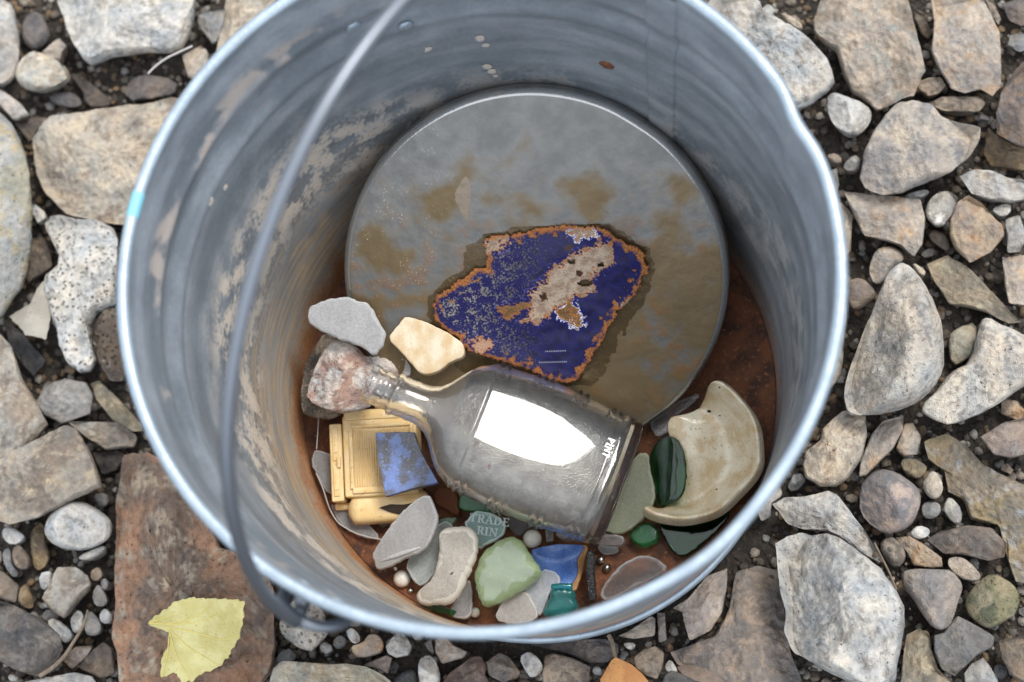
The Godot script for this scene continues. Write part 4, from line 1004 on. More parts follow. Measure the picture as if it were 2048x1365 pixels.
func bucket() -> void:
	var b := thing("bucket", "old galvanised metal bucket with a wire handle, standing on the stones", "bucket", Vector3(0, -0.008, 0))
	var lift := Vector3(0, 0.008, 0)
	var prof := []
	for k in 131:
		var h := 0.26 * k / 130.0
		prof.append(Vector2(wall_r(h) + bead(h), h))
	for k in 131:
		var h := 0.26 * (130 - k) / 130.0
		prof.append(Vector2(wall_r(h) + bead(h) + 0.0012, h - (0.006 if k == 130 else 0.0)))
	part("wall", lathe(prof, 220, true, dent), mat.zinc_wall, b, lift)
	var rim := []
	for k in 18:
		var t := TAU * k / 18.0
		rim.append(Vector2(0.1668 + 0.0031 * cos(t), 0.2605 + 0.0031 * sin(t)))
	part("rolled_rim", lathe(rim, 220, true, dent), mat.zinc_rim, b, lift)
	var chime := []
	for k in 12:
		var t := TAU * k / 12.0
		chime.append(Vector2(0.1372 + 0.0024 * cos(t), -0.0045 + 0.0032 * sin(t)))
	part("base_ring", lathe(chime, 160, true), mat.zinc_rim, b, lift)
	var flr := []
	for k in 15:
		var r := 0.0005 + 0.1343 * k / 14.0
		flr.append(Vector2(r, 0.0 + 0.0006 * sin(k * 1.3) + (0.003 if k == 14 else 0.0)))
	for k in 15:
		flr.append(Vector2(0.0005 + 0.1343 * (14 - k) / 14.0, -0.0015))
	part("floor", lathe(flr, 120, true), mat.rust, b, lift)
	# lapped side seam
	var v := PackedVector3Array()
	var idx := PackedInt32Array()
	var uv := PackedVector2Array()
	for k in 66:
		var h := 0.002 + 0.254 * k / 65.0
		for q in [[5.226, 0.0002], [5.228, -0.0011], [5.234, -0.0013], [5.33, -0.0012], [5.335, 0.0002]]:
			var r: float = wall_r(h) + bead(h) + dent(q[0], h) + q[1]
			v.append(Vector3(r * cos(q[0]), h, r * sin(q[0])))
			uv.append(Vector2(q[0] / TAU, h / 0.27))
	for k in 65:
		for j in 4:
			var i := k * 5 + j
			idx.append_array([i, i + 5, i + 1, i + 1, i + 5, i + 6])
	part("side_seam", build(v, idx, uv, PackedColorArray(), false), mat.zinc_wall, b, lift)
	for q in [[5.071, 0.15], [5.275, 0.15], [4.268, 0.21], [4.42, 0.196], [2.0, 0.235], [2.11, 0.235]]:
		var r: float = wall_r(q[1]) + bead(q[1]) - 0.0006
		var o := part("rivet", ball(0.0042, 3, 0.2, Vector3(0.35, 1, 1), 14), mat.rust if q[0] > 5.0 else mat.zinc_rim, b, lift + Vector3(r * cos(q[0]), q[1], r * sin(q[0])))
		o.rotation.y = -q[0]
	# ears and bail
	var az := 2.0586
	for side in 2:
		var t := az + PI * side
		var out_ := Vector3(cos(t), 0, sin(t))
		var along := Vector3(-sin(t), 0, cos(t))
		var path := PackedVector3Array()
		for k in 21:
			var a := PI * k / 20.0
			path.append(out_ * (0.1672 + 0.010 * sin(a)) + Vector3(0, 0.228 + 0.012 * sin(a) * 1.2, 0) + along * 0.016 * cos(a))
		part("ear", tube(path, func(_f): return 0.0030, 10), mat.wire, b, lift)
	var ax := Vector3(cos(az), 0, sin(az))
	var pr := Vector3(-ax.z, 0, ax.x)
	if pr.x > 0:
		pr = -pr
	var bail := PackedVector3Array()
	for k in 8:      # hook through the near ear
		var a := PI * 1.25 * (1.0 - k / 8.0)
		bail.append(Vector3(0, 0.244, 0) + ax * (0.1735 + 0.0053 * cos(a)) + Vector3(0, -0.006 * sin(a), 0) + pr * 0.003)
	for k in 97:
		var th := PI * k / 96.0
		var s := 0.1788 * signf(cos(th)) * pow(absf(cos(th)), 1.02)
		var q := 0.1778 * pow(sin(th), 1.02)
		bail.append(Vector3(0, 0.25, 0) + ax * s + (pr * cos(1.3027) + Vector3.UP * sin(1.3027)) * q)
	for k in 8:
		var a := PI * 1.25 * (k + 1) / 8.0
		bail.append(Vector3(0, 0.244, 0) - ax * (0.1735 + 0.0053 * cos(a)) + Vector3(0, -0.006 * sin(a), 0) + pr * 0.003)
	part("handle", tube(bail, func(_f): return 0.0032, 12), mat.wire, b, lift)
	# dried splashes on the far wall and a touch of blue paint on the rim
	var chalk := plain("chalk", Vector3(0.52, 0.47, 0.42), 0.9)
	for q in [[4.640, 0.166, 1.0], [4.652, 0.158, 0.8], [4.636, 0.134, 1.0], [4.648, 0.128, 0.9], [4.655, 0.123, 0.6], [4.46, 0.165, 0.8], [3.55, 0.19, 0.9], [3.62, 0.182, 0.7]]:
		var r: float = wall_r(q[1]) + bead(q[1]) + dent(q[0], q[1])
		var o := part("lime_splash", ball(0.0032 * q[2], int(q[1] * 1000), 0.9, Vector3(0.12, 1.3, 0.8), 12), chalk, b, lift + Vector3(r * cos(q[0]), q[1], r * sin(q[0])))
		o.rotation.y = -q[0]
	var mark := PackedVector3Array()
	for k in 13:
		var t := 3.33 + 0.10 * k / 12.0
		mark.append(Vector3((0.1668 + dent(t, 0.2605)) * cos(t), 0.2605, (0.1668 + dent(t, 0.2605)) * sin(t)))
	part("paint_mark", tube(mark, func(f): return 0.00322 * sqrt(clampf(minf(f, 1.0 - f) * 8.0, 0.86, 1.0)), 16), plain("cyan_paint", Vector3(0.17, 0.40, 0.49), 0.4), b, lift)

# ------------------------------------------------------------------ lid with the enamel fragment
const LID_AT := Vector3(0.006, 0.068, -0.051)

func lid_basis() -> Basis:
	return Basis(Vector3.RIGHT, atan(0.649))

func in_any(p: Vector2, polys: Array) -> bool:
	for o in polys:
		if Geometry2D.is_point_in_polygon(p, o):
			return true
	return false

func lid() -> void:
	var z := 700
	var size := Vector2i(z, z)
	var broad := seamless(size, 101, 0.006, 4)
	var mid := seamless(size, 102, 0.022, 5)
	var fine := seamless(size, 103, 0.2, 2)
	var c := PackedByteArray()
	var r := PackedByteArray()
	c.resize(z * z * 3)
	r.resize(z * z)
	var stain := plan(LID_STAIN)
	var mark := resample(plan(LID_MARK), 40, 2)
	var R := 0.106
	for y in z:
		for x in z:
			var i := y * z + x
			var p := Vector2((x + 0.5) / z - 0.5, (y + 0.5) / z - 0.5) * 2.0 * R
			var b := broad[i] / 255.0
			var m := mid[i] / 255.0
			var f := fine[i] / 255.0
			var wob := Vector2(m - 0.5, b - 0.5) * 0.007
			var col := Vector3(0.155, 0.155, 0.150).lerp(Vector3(0.235, 0.235, 0.225), sm(0.25, 0.75, m * 0.5 + b * 0.5))
			col *= 0.92 + 0.16 * f
			# brown water stains over the lower two thirds
			var cloud := sm(-0.055, 0.005, p.y + (b - 0.5) * 0.16)
			col = col.lerp(Vector3(0.165, 0.110, 0.045), cloud * sm(0.18, 0.55, b * 0.6 + m * 0.4) * 0.9)
			var rustc := sm(0.56, 0.72, m * 0.6 + (1.0 - b) * 0.4) * sm(-0.05, 0.02, p.y + 0.02)
			col = col.lerp(Vector3(0.22, 0.11, 0.04), rustc * 0.55)
			var wet := 0.0
			if absf(p.x) < 0.085 and p.y > -0.03 and Geometry2D.is_point_in_polygon(p + wob, stain):
				wet = 1.0
				col = col.lerp(Vector3(0.075, 0.046, 0.014), 0.85)
			if p.y < 0.0 and p.x < 0.0 and Geometry2D.is_point_in_polygon(p + wob * 0.4, mark):
				col = col.lerp(Vector3(0.27, 0.215, 0.16), sm(0.2, 0.5, m))
			var lime := sm(0.78, 0.86, f) * sm(0.58, 0.7, m) * sm(-0.02, -0.07, p.x)
			col = col.lerp(Vector3(0.6, 0.58, 0.55), lime)
			var q := srgb8(col)
			c[i * 3] = q[0]
			c[i * 3 + 1] = q[1]
			c[i * 3 + 2] = q[2]
			r[i] = int(clampf(0.26 + 0.22 * m + 0.1 * f - 0.16 * wet, 0.08, 1) * 255)
	var m2 := StandardMaterial3D.new()
	m2.resource_name = "lid"
	m2.albedo_texture = colour_texture(size, c)
	m2.roughness = 1.0
	m2.roughness_texture = grey_texture(size, r)
	m2.metallic = 0.4
	m2.heightmap_enabled = true
	m2.heightmap_texture = grey_texture(size, mid)
	m2.heightmap_scale = 0.03
	m2.texture_repeat = false
	var prof := []
	for k in 26:
		prof.append(Vector2(0.0003 + 0.1010 * k / 25.0, 0.0))
	for k in range(1, 8):
		var t := PI / 2.0 * k / 7.0
		prof.append(Vector2(0.1013 + 0.0045 * sin(t), -0.0045 + 0.0045 * cos(t)))
	prof.append(Vector2(0.1060, -0.0080))
	prof.append(Vector2(0.1063, -0.0115))
	prof.append(Vector2(0.1053, -0.0115))
	prof.append(Vector2(0.1048, -0.0050))
	prof.append(Vector2(0.1008, -0.0011))
	prof.append(Vector2(0.0003, -0.0011))
	var v := PackedVector3Array()
	var uv := PackedVector2Array()
	var idx := PackedInt32Array()
	var n := 160
	for q in prof:
		for i in n:
			var t := TAU * i / n
			var rr: float = q.x * (1.0 - 0.006 * exp(-pow(wrapf(t + 0.95, -PI, PI) / 0.12, 2.0)))
			var p := Vector2(rr * cos(t), rr * sin(t))
			var sag: float = 0.0016 * rough_noise.get_noise_2d(p.x * 260, p.y * 260)
			v.append(Vector3(p.x, q.y + sag, p.y))
			uv.append(p / (2.0 * R) + Vector2(0.5, 0.5))
	idx = ring_faces(prof.size(), n)
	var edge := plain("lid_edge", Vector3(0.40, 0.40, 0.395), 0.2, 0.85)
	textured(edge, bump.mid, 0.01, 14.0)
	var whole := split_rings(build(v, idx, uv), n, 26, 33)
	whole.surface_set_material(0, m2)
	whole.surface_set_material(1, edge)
	var o := single("metal_lid", "round stained metal lid leaning inside the bucket against its far wall", "lid", whole, null, LID_AT)
	o.basis = lid_basis()

func edge_distance(p: Vector2, o: PackedVector2Array) -> float:
	var d := 1.0
	for i in o.size():
		d = minf(d, p.distance_squared_to(Geometry2D.get_closest_point_to_segment(p, o[i], o[(i + 1) % o.size()])))
	return sqrt(d)

func enamel() -> void:
	var o := plan(ENAMEL)
	var lo := o[0]
	var hi := o[0]
	for q in o:
		lo = lo.min(q)
		hi = hi.max(q)
	lo -= Vector2(0.001, 0.001)
	hi += Vector2(0.001, 0.001)
	var span := hi - lo
	# coarse maps of the distance to the outline and to each bare patch
	var gx := 132
	var gy := int(gx * span.y / span.x)
	var names := ENAMEL_PATCHES.keys()
	var patches := {}
	for k in names:
		patches[k] = plan(ENAMEL_PATCHES[k])
	var dist := []
	for layer in names.size() + 1:
		var f := PackedFloat32Array()
		f.resize(gx * gy)
		var poly: PackedVector2Array = o if layer == 0 else patches[names[layer - 1]]
		for j in gy:
			for i in gx:
				var p := lo + span * Vector2(float(i) / (gx - 1), float(j) / (gy - 1))
				var d := edge_distance(p, poly)
				f[j * gx + i] = d if Geometry2D.is_point_in_polygon(p, poly) else -d
		dist.append(f)
	var look := func(layer: int, u: float, w: float) -> float:
		var x := clampf(u * (gx - 1), 0, gx - 1.001)
		var y := clampf(w * (gy - 1), 0, gy - 1.001)
		var xi := int(x)
		var yi := int(y)
		var f: PackedFloat32Array = dist[layer]
		var a := lerpf(f[yi * gx + xi], f[yi * gx + xi + 1], x - xi)
		var b := lerpf(f[(yi + 1) * gx + xi], f[(yi + 1) * gx + xi + 1], x - xi)
		return lerpf(a, b, y - yi)
	# picture of the enamel: blue glaze, white ground coat at the chips, bare rust, dried dust
	var z := Vector2i(620, int(620 * span.y / span.x))
	var mid := seamless(z, 201, 0.03, 4)
	var fine := seamless(z, 202, 0.11, 3)
	var dust := seamless(z, 203, 0.3, 2)
	var c := PackedByteArray()
	var r := PackedByteArray()
	var hmap := PackedByteArray()
	c.resize(z.x * z.y * 3)
	r.resize(z.x * z.y)
	hmap.resize(z.x * z.y)
	for y in z.y:
		for x in z.x:
			var i := y * z.x + x
			var u := (x + 0.5) / z.x
			var w := (y + 0.5) / z.y
			var m := mid[i] / 255.0 - 0.5
			var f := fine[i] / 255.0 - 0.5
			var g := dust[i] / 255.0
			var wob := m * 0.006 + f * 0.004
			var e: float = look.call(0, u, w)
			var col := Vector3(0.009, 0.008, 0.078).lerp(Vector3(0.006, 0.005, 0.042), sm(-0.1, 0.2, m))
			col = col.lerp(Vector3(0.05, 0.045, 0.10), 0.3 * sm(0.5, 0.8, g))
			# dust dried on the left half
			var p := lo + span * Vector2(u, w)
			var dusty := sm(0.020, -0.035, p.x + p.y * 0.2 + m * 0.05) * sm(0.52, 0.80, g * 0.45 + f * 0.8 + m * 0.8 + 0.28)
			col = col.lerp(Vector3(0.36, 0.34, 0.31), dusty * 0.75)
			var rough := 0.22 + 0.4 * dusty
			var hh := 0.55
			var bare := sm(0.0016, -0.0006, e - 0.0024 - wob * 0.9 - sm(0.1, 0.3, m) * 0.003)
			var kind := 0
			var white := 0.0
			for k in names.size():
				var d: float = look.call(k + 1, u, w) + wob
				if d > -0.0012:
					white = maxf(white, sm(-0.0011, -0.0003, d) * (1.0 if names[k] in ["chip", "top"] else 0.35 * sm(0.1, 0.25, m + f)))
				if d > 0.0:
					bare = maxf(bare, sm(0.0, 0.0007, d))
					kind = k
			if white > 0.0:
				col = col.lerp(Vector3(0.03, 0.05, 0.60), minf(1.0, white * 1.3))
				col = col.lerp(Vector3(0.72, 0.76, 0.82), sm(0.7, 1.0, white))
			if bare > 0.0:
				var inner: float = maxf(0.0, look.call(kind + 1, u, w) + wob)
				var rust := Vector3(0.36, 0.14, 0.045).lerp(Vector3(0.20, 0.075, 0.03), sm(-0.1, 0.25, f))
				var crust := Vector3(0.40, 0.32, 0.25).lerp(Vector3(0.28, 0.20, 0.15), sm(-0.1, 0.2, m))
				if names[kind] in ["chip", "brown"]:
					crust = Vector3(0.13, 0.07, 0.028).lerp(Vector3(0.22, 0.15, 0.08), sm(0.0, 0.25, f))
				elif names[kind] == "low":
					crust = Vector3(0.42, 0.26, 0.18)
				var b := rust.lerp(crust, sm(0.0006, 0.0022, inner + f * 0.003))
				col = col.lerp(b, bare)
				rough = lerpf(rough, 0.9, bare)
				hh = lerpf(hh, 0.5 + f * 0.9, bare)
			for q in ENAMEL_PITS:
				var d: float = p.distance_to(Vector2(q[0], q[1]) * 1e-4) / (q[2] * 1e-4)
				col = col.lerp(Vector3(0.05, 0.022, 0.012), sm(1.1, 0.6, d + f))
			for row in [[0.0, 0.0], [1.0, 1.0]]:
				var py: float = 0.0405 + row[1] * 0.0062
				if absf(p.y - py) < 0.0004 and p.x > 0.004 - row[0] * 0.004 and p.x < 0.016 and fmod(p.x * 1000.0 + 20.0, 1.0) < 0.4:
					col = col.lerp(Vector3(0.6, 0.62, 0.66), 0.7)
			var s := srgb8(col)
			c[i * 3] = s[0]
			c[i * 3 + 1] = s[1]
			c[i * 3 + 2] = s[2]
			r[i] = int(clampf(rough, 0, 1) * 255)
			hmap[i] = int(clampf(hh, 0, 1) * 255)
	var m2 := StandardMaterial3D.new()
	m2.resource_name = "enamel"
	m2.metallic_specular = 0.35
	m2.albedo_texture = colour_texture(z, c)
	m2.roughness = 1.0
	m2.roughness_texture = grey_texture(z, r)
	m2.heightmap_enabled = true
	m2.heightmap_texture = grey_texture(z, hmap)
	m2.heightmap_scale = 0.06
	m2.texture_repeat = false
	# the sheet itself: a fine grid cut at the ragged outline and at the holes
	var nx := 190
	var ny := int(nx * span.y / span.x)
	var inside := PackedByteArray()
	inside.resize(nx * ny)
	var v := PackedVector3Array()
	var uv := PackedVector2Array()
	var idx := PackedInt32Array()
	var top_h := func(p: Vector2) -> float:
		return 0.0036 + 0.0012 * rough_noise.get_noise_2d(p.x * 700 + 50, p.y * 700) + 0.0020 * sm(0.02, 0.05, p.length() - 0.01)
	for side in 2:
		for j in ny:
			for i in nx:
				var q := Vector2(float(i) / (nx - 1), float(j) / (ny - 1))
				var p := lo + span * q
				var e: float = look.call(0, q.x, q.y) + 0.0012 * fine_noise.get_noise_2d(p.x * 6000, p.y * 6000)
				var y: float = top_h.call(p)
				if side == 0:
					var ok := e > 0.0
					for hq in ENAMEL_HOLES:
						var d := (p - Vector2(hq[0], hq[1]) * 1e-4) / (Vector2(hq[2], hq[3]) * 1e-4)
						if d.length() + 0.5 * fine_noise.get_noise_2d(p.x * 5000, p.y * 5000) < 1.0:
							ok = false
					inside[j * nx + i] = 1 if ok else 0
					y += 0.0005 * fine_noise.get_noise_2d(p.x * 5000 + 9, p.y * 5000) * sm(0.004, 0.0, e) - 0.0006 * sm(0.0012, 0.0, e)
				else:
					y -= 0.0016
				v.append(Vector3(p.x, y, p.y))
				uv.append(q)
	var base := nx * ny
	for j in ny - 1:
		for i in nx - 1:
			var a := j * nx + i
			if inside[a] + inside[a + 1] + inside[a + nx] + inside[a + nx + 1] < 4:
				continue
			idx.append_array([a, a + 1, a + nx, a + 1, a + nx + 1, a + nx])
			idx.append_array([base + a, base + a + nx, base + a + 1, base + a + 1, base + a + nx, base + a + nx + 1])
			# side walls along the cut
			for s in [[0, -1, 0, 1], [0, 1, nx + 1, nx], [-1, 0, nx, 0], [1, 0, 1, nx + 1]]:
				var b2: int = (j + s[1]) * nx + i + s[0]
				var open: bool = i + s[0] < 0 or j + s[1] < 0 or i + s[0] >= nx - 1 or j + s[1] >= ny - 1
				if not open:
					open = inside[b2] + inside[b2 + 1] + inside[b2 + nx] + inside[b2 + nx + 1] < 4
				if open:
					var p0: int = a + s[2]
					var p1: int = a + s[3]
					idx.append_array([p0, base + p0, p1, p1, base + p0, base + p1])
	var t := single("enamel_fragment", "ragged piece of blue enamelled metal with rust patches and holes", "metal fragment", build(v, idx, uv, PackedColorArray(), false), m2, LID_AT)
	t.basis = lid_basis()

# ------------------------------------------------------------------ the finds
func find_piece(k: int) -> void:
	var s: Array = FINDS[k]
	var o := plan(s[14])
	var c := centre_of(o)
	var h: float = s[3] * 0.001
	var gx: float = s[4]
	var gz: float = s[5]
	var th: float = s[6] * 0.001
	var dir := Vector2.from_angle(deg_to_rad(s[10]))
	var bend: float = s[9]
	var wave: float = s[11] * 0.001
	var top := func(p: Vector2) -> float:
		var d := p.dot(dir)
		return gx * (p.x + c.x) + gz * (p.y + c.y) + bend * d * d + wave * rough_noise.get_noise_2d(p.x * 1500 + k * 40, p.y * 1500)
	o = moved(o, -c)
	var at := Vector3(s[13][0] * 1e-4 + c.x, h, s[13][1] * 1e-4 + c.y)
	var m: Material = mat[s[2]]
	var worn: bool = mat.has(s[2] + "_edge")
	var mesh := slab(o, top, th, s[7] * 0.001, s[8], 0.0012, 7, worn)
	if worn:
		mesh.surface_set_material(0, m)
		mesh.surface_set_material(1, mat[s[2] + "_edge"])
		m = null
	var extra: Array = []
	match s[0]:
		"embossed_glass":
			var root := thing(s[0], s[12], s[1], at, "finds in the bucket")
			part("body", mesh, m, root)
			for line in [["TRADE", Vector2(0.0028, -0.0040), 0.0062], ["RIN", Vector2(0.0012, 0.0022), 0.0062]]:
				var t := TextMesh.new()
				t.text = line[0]
				var fnt := SystemFont.new()
				fnt.font_names = PackedStringArray(["Droid Serif"])
				fnt.font_weight = 700
				t.font = fnt
				t.font_size = 64
				t.pixel_size = line[2] / 64.0
				t.depth = 0.0009
				var w := part("lettering", t, mat.aqua_edge, root)
				var nrm := Vector3(-gx, 1, -gz).normalized()
				var right := Vector3(0.985, gx, 0.17).normalized()
				right = (right - nrm * right.dot(nrm)).normalized()
				w.basis = Basis(right, nrm.cross(right), nrm)
				w.position = Vector3(line[1].x, top.call(line[1]) + 0.0004, line[1].y)
		"bottle_lip":
			var root := thing(s[0], s[12], s[1], at, "finds in the bucket")
			part("body", mesh, m, root)
			var p := PackedVector3Array()
			for q in range(13):
				var t := -0.0055 + 0.011 * q / 12.0
				p.append(Vector3(t + 0.001, top.call(Vector2(t, -0.0075)) + 0.0002 - 0.0012 * pow(t / 0.0055, 2.0), -0.0085 + 6.0 * t * t))
			part("lip_ring", tube(p, func(_f): return 0.0016, 10), mat.teal, root)
		_:
			if k == 9:
				# the pointed shard carries a raised rib along its lower edge
				var root := thing(s[0], s[12], s[1], at, "finds in the bucket")
				part("body", mesh, m, root)
				var p := PackedVector3Array()
				for q in range(9):
					var w := Vector2(-0.0165, 0.0135).lerp(Vector2(0.0075, 0.0075), q / 8.0)
					p.append(Vector3(w.x, top.call(w) - 0.0002, w.y))
				part("rib", tube(curve_through(p, 16), func(f): return 0.0003 + 0.0011 * sin(PI * clampf(f * 0.9 + 0.05, 0, 1)), 10), mat.frost_clear_edge, root)
			elif k == 11:
				var root := thing(s[0], s[12], s[1], at, "finds in the bucket")
				part("body", mesh, m, root)
				var w := Vector2(0.001, 0.0045)
				var sp := part("speck", ball(0.0010, 5, 0.6, Vector3(1.0, 0.3, 0.4), 10), mat.soot, root, Vector3(w.x, top.call(w) + 0.0002, w.y))
				sp.rotation.y = 0.7
			else:
				single(s[0], s[12], s[1], mesh, m, at, "finds in the bucket")

func finds() -> void:
	for k in FINDS.size():
		find_piece(k)
	for b in BALLS:
		single("small_ball", b[5], "ball", ball(b[3] * 1e-4, 7, 0.015, Vector3.ONE, 28), mat[b[4]], Vector3(b[0], b[1], b[2]) * 1e-4, "little balls among the shards")
	# stone on the shell
	var o := plan(SHELL_STONE)
	var c := centre_of(o)
	single("pinkish_stone", "rough pinkish white stone with a hollow under the bottle's neck", "stone", stone_mesh(moved(o, -c), 0.012, 0.014, 321, "shellstone"), mat.pit, Vector3(c.x, 0.044, c.y))
	# blue glazed pottery
	var g := plan(POT_GLAZE)
	var gc := centre_of(g)
	var root := thing("pottery_shard", "blue glazed pottery rim with a raw orange broken edge", "pottery shard", Vector3(gc.x, 0.017, gc.y), "finds in the bucket")
	var wavy := func(p: Vector2) -> float:
		return -0.25 * p.y + 0.0016 * cos((p.y + 0.25 * p.x * p.x / 0.01) * TAU / 0.018) - 5.0 * p.x * p.x
	part("glaze", slab(moved(g, -gc), wavy, 0.0035, 0.0006, 1), mat.blueglaze, root)
	var e := plan(POT_EDGE)
	var ec := centre_of(e)
	var low := func(p: Vector2) -> float:
		return wavy.call(p + ec - gc) - 0.0012
	part("broken_edge", slab(moved(e, -ec), low, 0.006, 0.0008, 1), mat.terracotta, root, Vector3(ec.x - gc.x, 0, ec.y - gc.y))
	bowl()
	toy()
	bottle()
	single("wire_strand", "thin pale wire along the foot of the bucket wall", "wire", tube(curve_through(lifted(WIRE_B, 0.012), 40), func(_f): return 0.0004, 6), mat.thread, Vector3.ZERO)
	single("wire_strand", "short pale thread hanging below the oyster shell", "wire", tube(curve_through(lifted(WIRE_A, 0.020), 12), func(_f): return 0.0003, 6), mat.thread, Vector3.ZERO)

func bowl() -> void:
	var outer := PackedVector3Array()
	var inner := PackedVector3Array()
	for i in range(0, BOWL_OUT.size(), 3):
		outer.append(Vector3(BOWL_OUT[i], BOWL_OUT[i + 1], BOWL_OUT[i + 2]) * 1e-4)
		inner.append(Vector3(BOWL_IN[i], BOWL_IN[i + 1], BOWL_IN[i + 2]) * 1e-4)
	var n := 84
	outer = curve_through(outer, n)
	inner = curve_through(inner, n)
	var mid := Vector3.ZERO
	for q in outer:
		mid += q / outer.size()
	var rings := []
	var m := 26
	for k in n + 1:
		var f := float(k) / n
		var ring := PackedVector3Array()
		var wide := outer[k].distance_to(inner[k])
		var endf := sqrt(clampf(minf(f, 1.0 - f) / 0.02, 0.08, 1.0))
		for side in 2:
			for j in m:
				var v := float(j) / (m - 1)
				if side == 1:
					v = 1.0 - v
				var p := inner[k].lerp(outer[k], v)
				var d := (1.0 - v) * wide                       # distance in from the outer edge
				var lipy := 0.0062 * exp(-pow((d - 0.0034) / 0.0030, 2.0)) - 0.0170 * sm(0.003, 0.020, d) + 0.0060 * sm(0.018, 0.045, d) - 0.0028 * sm(0.0018, 0.0, d)
				var th := 0.0068 * sqrt(maxf(0.02, 1.0 - pow(absf(2.0 * v - 1.0), 10.0))) * endf
				p.y += lipy + 0.0006 * rough_noise.get_noise_3d(p.x * 1500, 4, p.z * 1500) - (th if side == 1 else 0.0)
				if side == 0:
					p.y -= 0.0012 * sm(0.0015, 0.0, v * wide)
				ring.append(p - mid)
		rings.append(ring)
	var root := thing("broken_bowl", "broken cream glazed bowl fragment with a thick curved rim", "bowl fragment", mid, "finds in the bucket")
	part("body", loft(rings), mat.bowl, root)
	var rng := RandomNumberGenerator.new()
	rng.seed = 8
	for q in [[0.22, 0.5, 1.0], [0.26, 0.62, 0.5], [0.6, 0.6, 0.6], [0.15, 0.8, 0.5], [0.45, 0.85, 0.35], [0.5, 0.8, 0.3], [0.7, 0.75, 0.4], [0.33, 0.3, 0.3]]:
		var k := int(q[0] * n)
		var p := inner[k].lerp(outer[k], q[1])
		var d: float = (1.0 - q[1]) * outer[k].distance_to(inner[k])
		p.y += 0.0062 * exp(-pow((d - 0.0034) / 0.0030, 2.0)) - 0.0170 * sm(0.003, 0.020, d) + 0.0060 * sm(0.018, 0.045, d) + 0.0002
		part("dirt_speck", ball(0.0011 * q[2], rng.randi() % 50, 0.8, Vector3(1, 0.4, 0.8), 10), mat.soot, root, p - mid)

func toy() -> void:
	var t := thing("plastic_piece", "yellowed cream plastic piece with a ribbed panel and a burnt hole", "plastic piece", Vector3(-0.088, 0.004, 0.040), "finds in the bucket")
	t.rotation = Vector3(0.10, deg_to_rad(2.0), 0.0)
	var m: Material = mat.plastic
	part("body", block(Vector3(0.042, 0.018, 0.046), 0.0012), m, t, Vector3(0.002, 0.010, -0.006))
	# raised border round the ribbed panel
	for q in [[Vector3(0.034, 0.0016, 0.0022), Vector3(0.003, 0.0196, -0.0225)], [Vector3(0.034, 0.0020, 0.0034), Vector3(0.003, 0.0196, 0.0135)], [Vector3(0.0022, 0.0018, 0.034), Vector3(-0.0142, 0.0196, -0.0045)], [Vector3(0.0022, 0.0018, 0.034), Vector3(0.0202, 0.0196, -0.0045)]]:
		part("panel_border", block(q[0], 0.0006), m, t, q[1])
	var ribs := SurfaceTool.new()
	ribs.begin(Mesh.PRIMITIVE_TRIANGLES)
	for k in 24:
		var b := block(Vector3(0.0007, 0.0012, 0.0315), 0.0003)
		ribs.append_from(b, 0, Transform3D(Basis(), Vector3(-0.0122 + k * 0.00133, 0.0193, -0.0045)))
	part("ribbing", ribs.commit(), m, t)
	part("top_ledge", block(Vector3(0.044, 0.010, 0.006), 0.0010), m, t, Vector3(0.004, 0.0150, -0.0290))
	# rounded lower bumper
	var rings := []
	for k in 15:
		var f := k / 14.0
		var e := sqrt(clampf(minf(f, 1.0 - f) / 0.06, 0.15, 1.0))
		var ring := PackedVector3Array()
		for i in 20:
			var a := TAU * i / 20.0
			var cz := signf(cos(a)) * pow(absf(cos(a)), 0.6)
			var cy := signf(sin(a)) * pow(absf(sin(a)), 0.6)
			ring.append(Vector3(-0.0185 + 0.047 * f, 0.0085 * cy * e, 0.0085 * cz * e))
		rings.append(ring)
	part("bumper", loft(rings), m, t, Vector3(0.0, 0.0085, 0.0235))
	var burn := PackedVector2Array()
	for q in [[-0.010, -0.002], [-0.004, -0.0035], [0.004, -0.003], [0.012, -0.004], [0.017, -0.001], [0.010, 0.001], [0.003, 0.003], [-0.004, 0.001]]:
		burn.append(Vector2(q[0], q[1]))
	var hole := part("burnt_hole", slab(burn, func(p): return 0.0007 - 30.0 * p.y * p.y, 0.0012, 0.0004, 0), mat.char, t, Vector3(0.010, 0.0172, 0.0255))
	hole.rotation.x = 0.15
	var rail := part("side_rail", block(Vector3(0.0072, 0.016, 0.044), 0.0010), m, t, Vector3(-0.0232, 0.010, -0.003))
	part("rail_groove_upper", block(Vector3(0.0034, 0.0012, 0.019), 0.0005), m, rail, Vector3(-0.0002, 0.0082, -0.0105))
	part("rail_groove_lower", block(Vector3(0.0034, 0.0012, 0.017), 0.0005), m, rail, Vector3(-0.0002, 0.0082, 0.0105))
	part("clip", block(Vector3(0.0020, 0.0026, 0.0060), 0.0004), m, rail, Vector3(0.0016, 0.0088, 0.0))
	part("foot", block(Vector3(0.0100, 0.0050, 0.0040), 0.0012), m, t, Vector3(-0.0220, 0.0060, 0.0210))

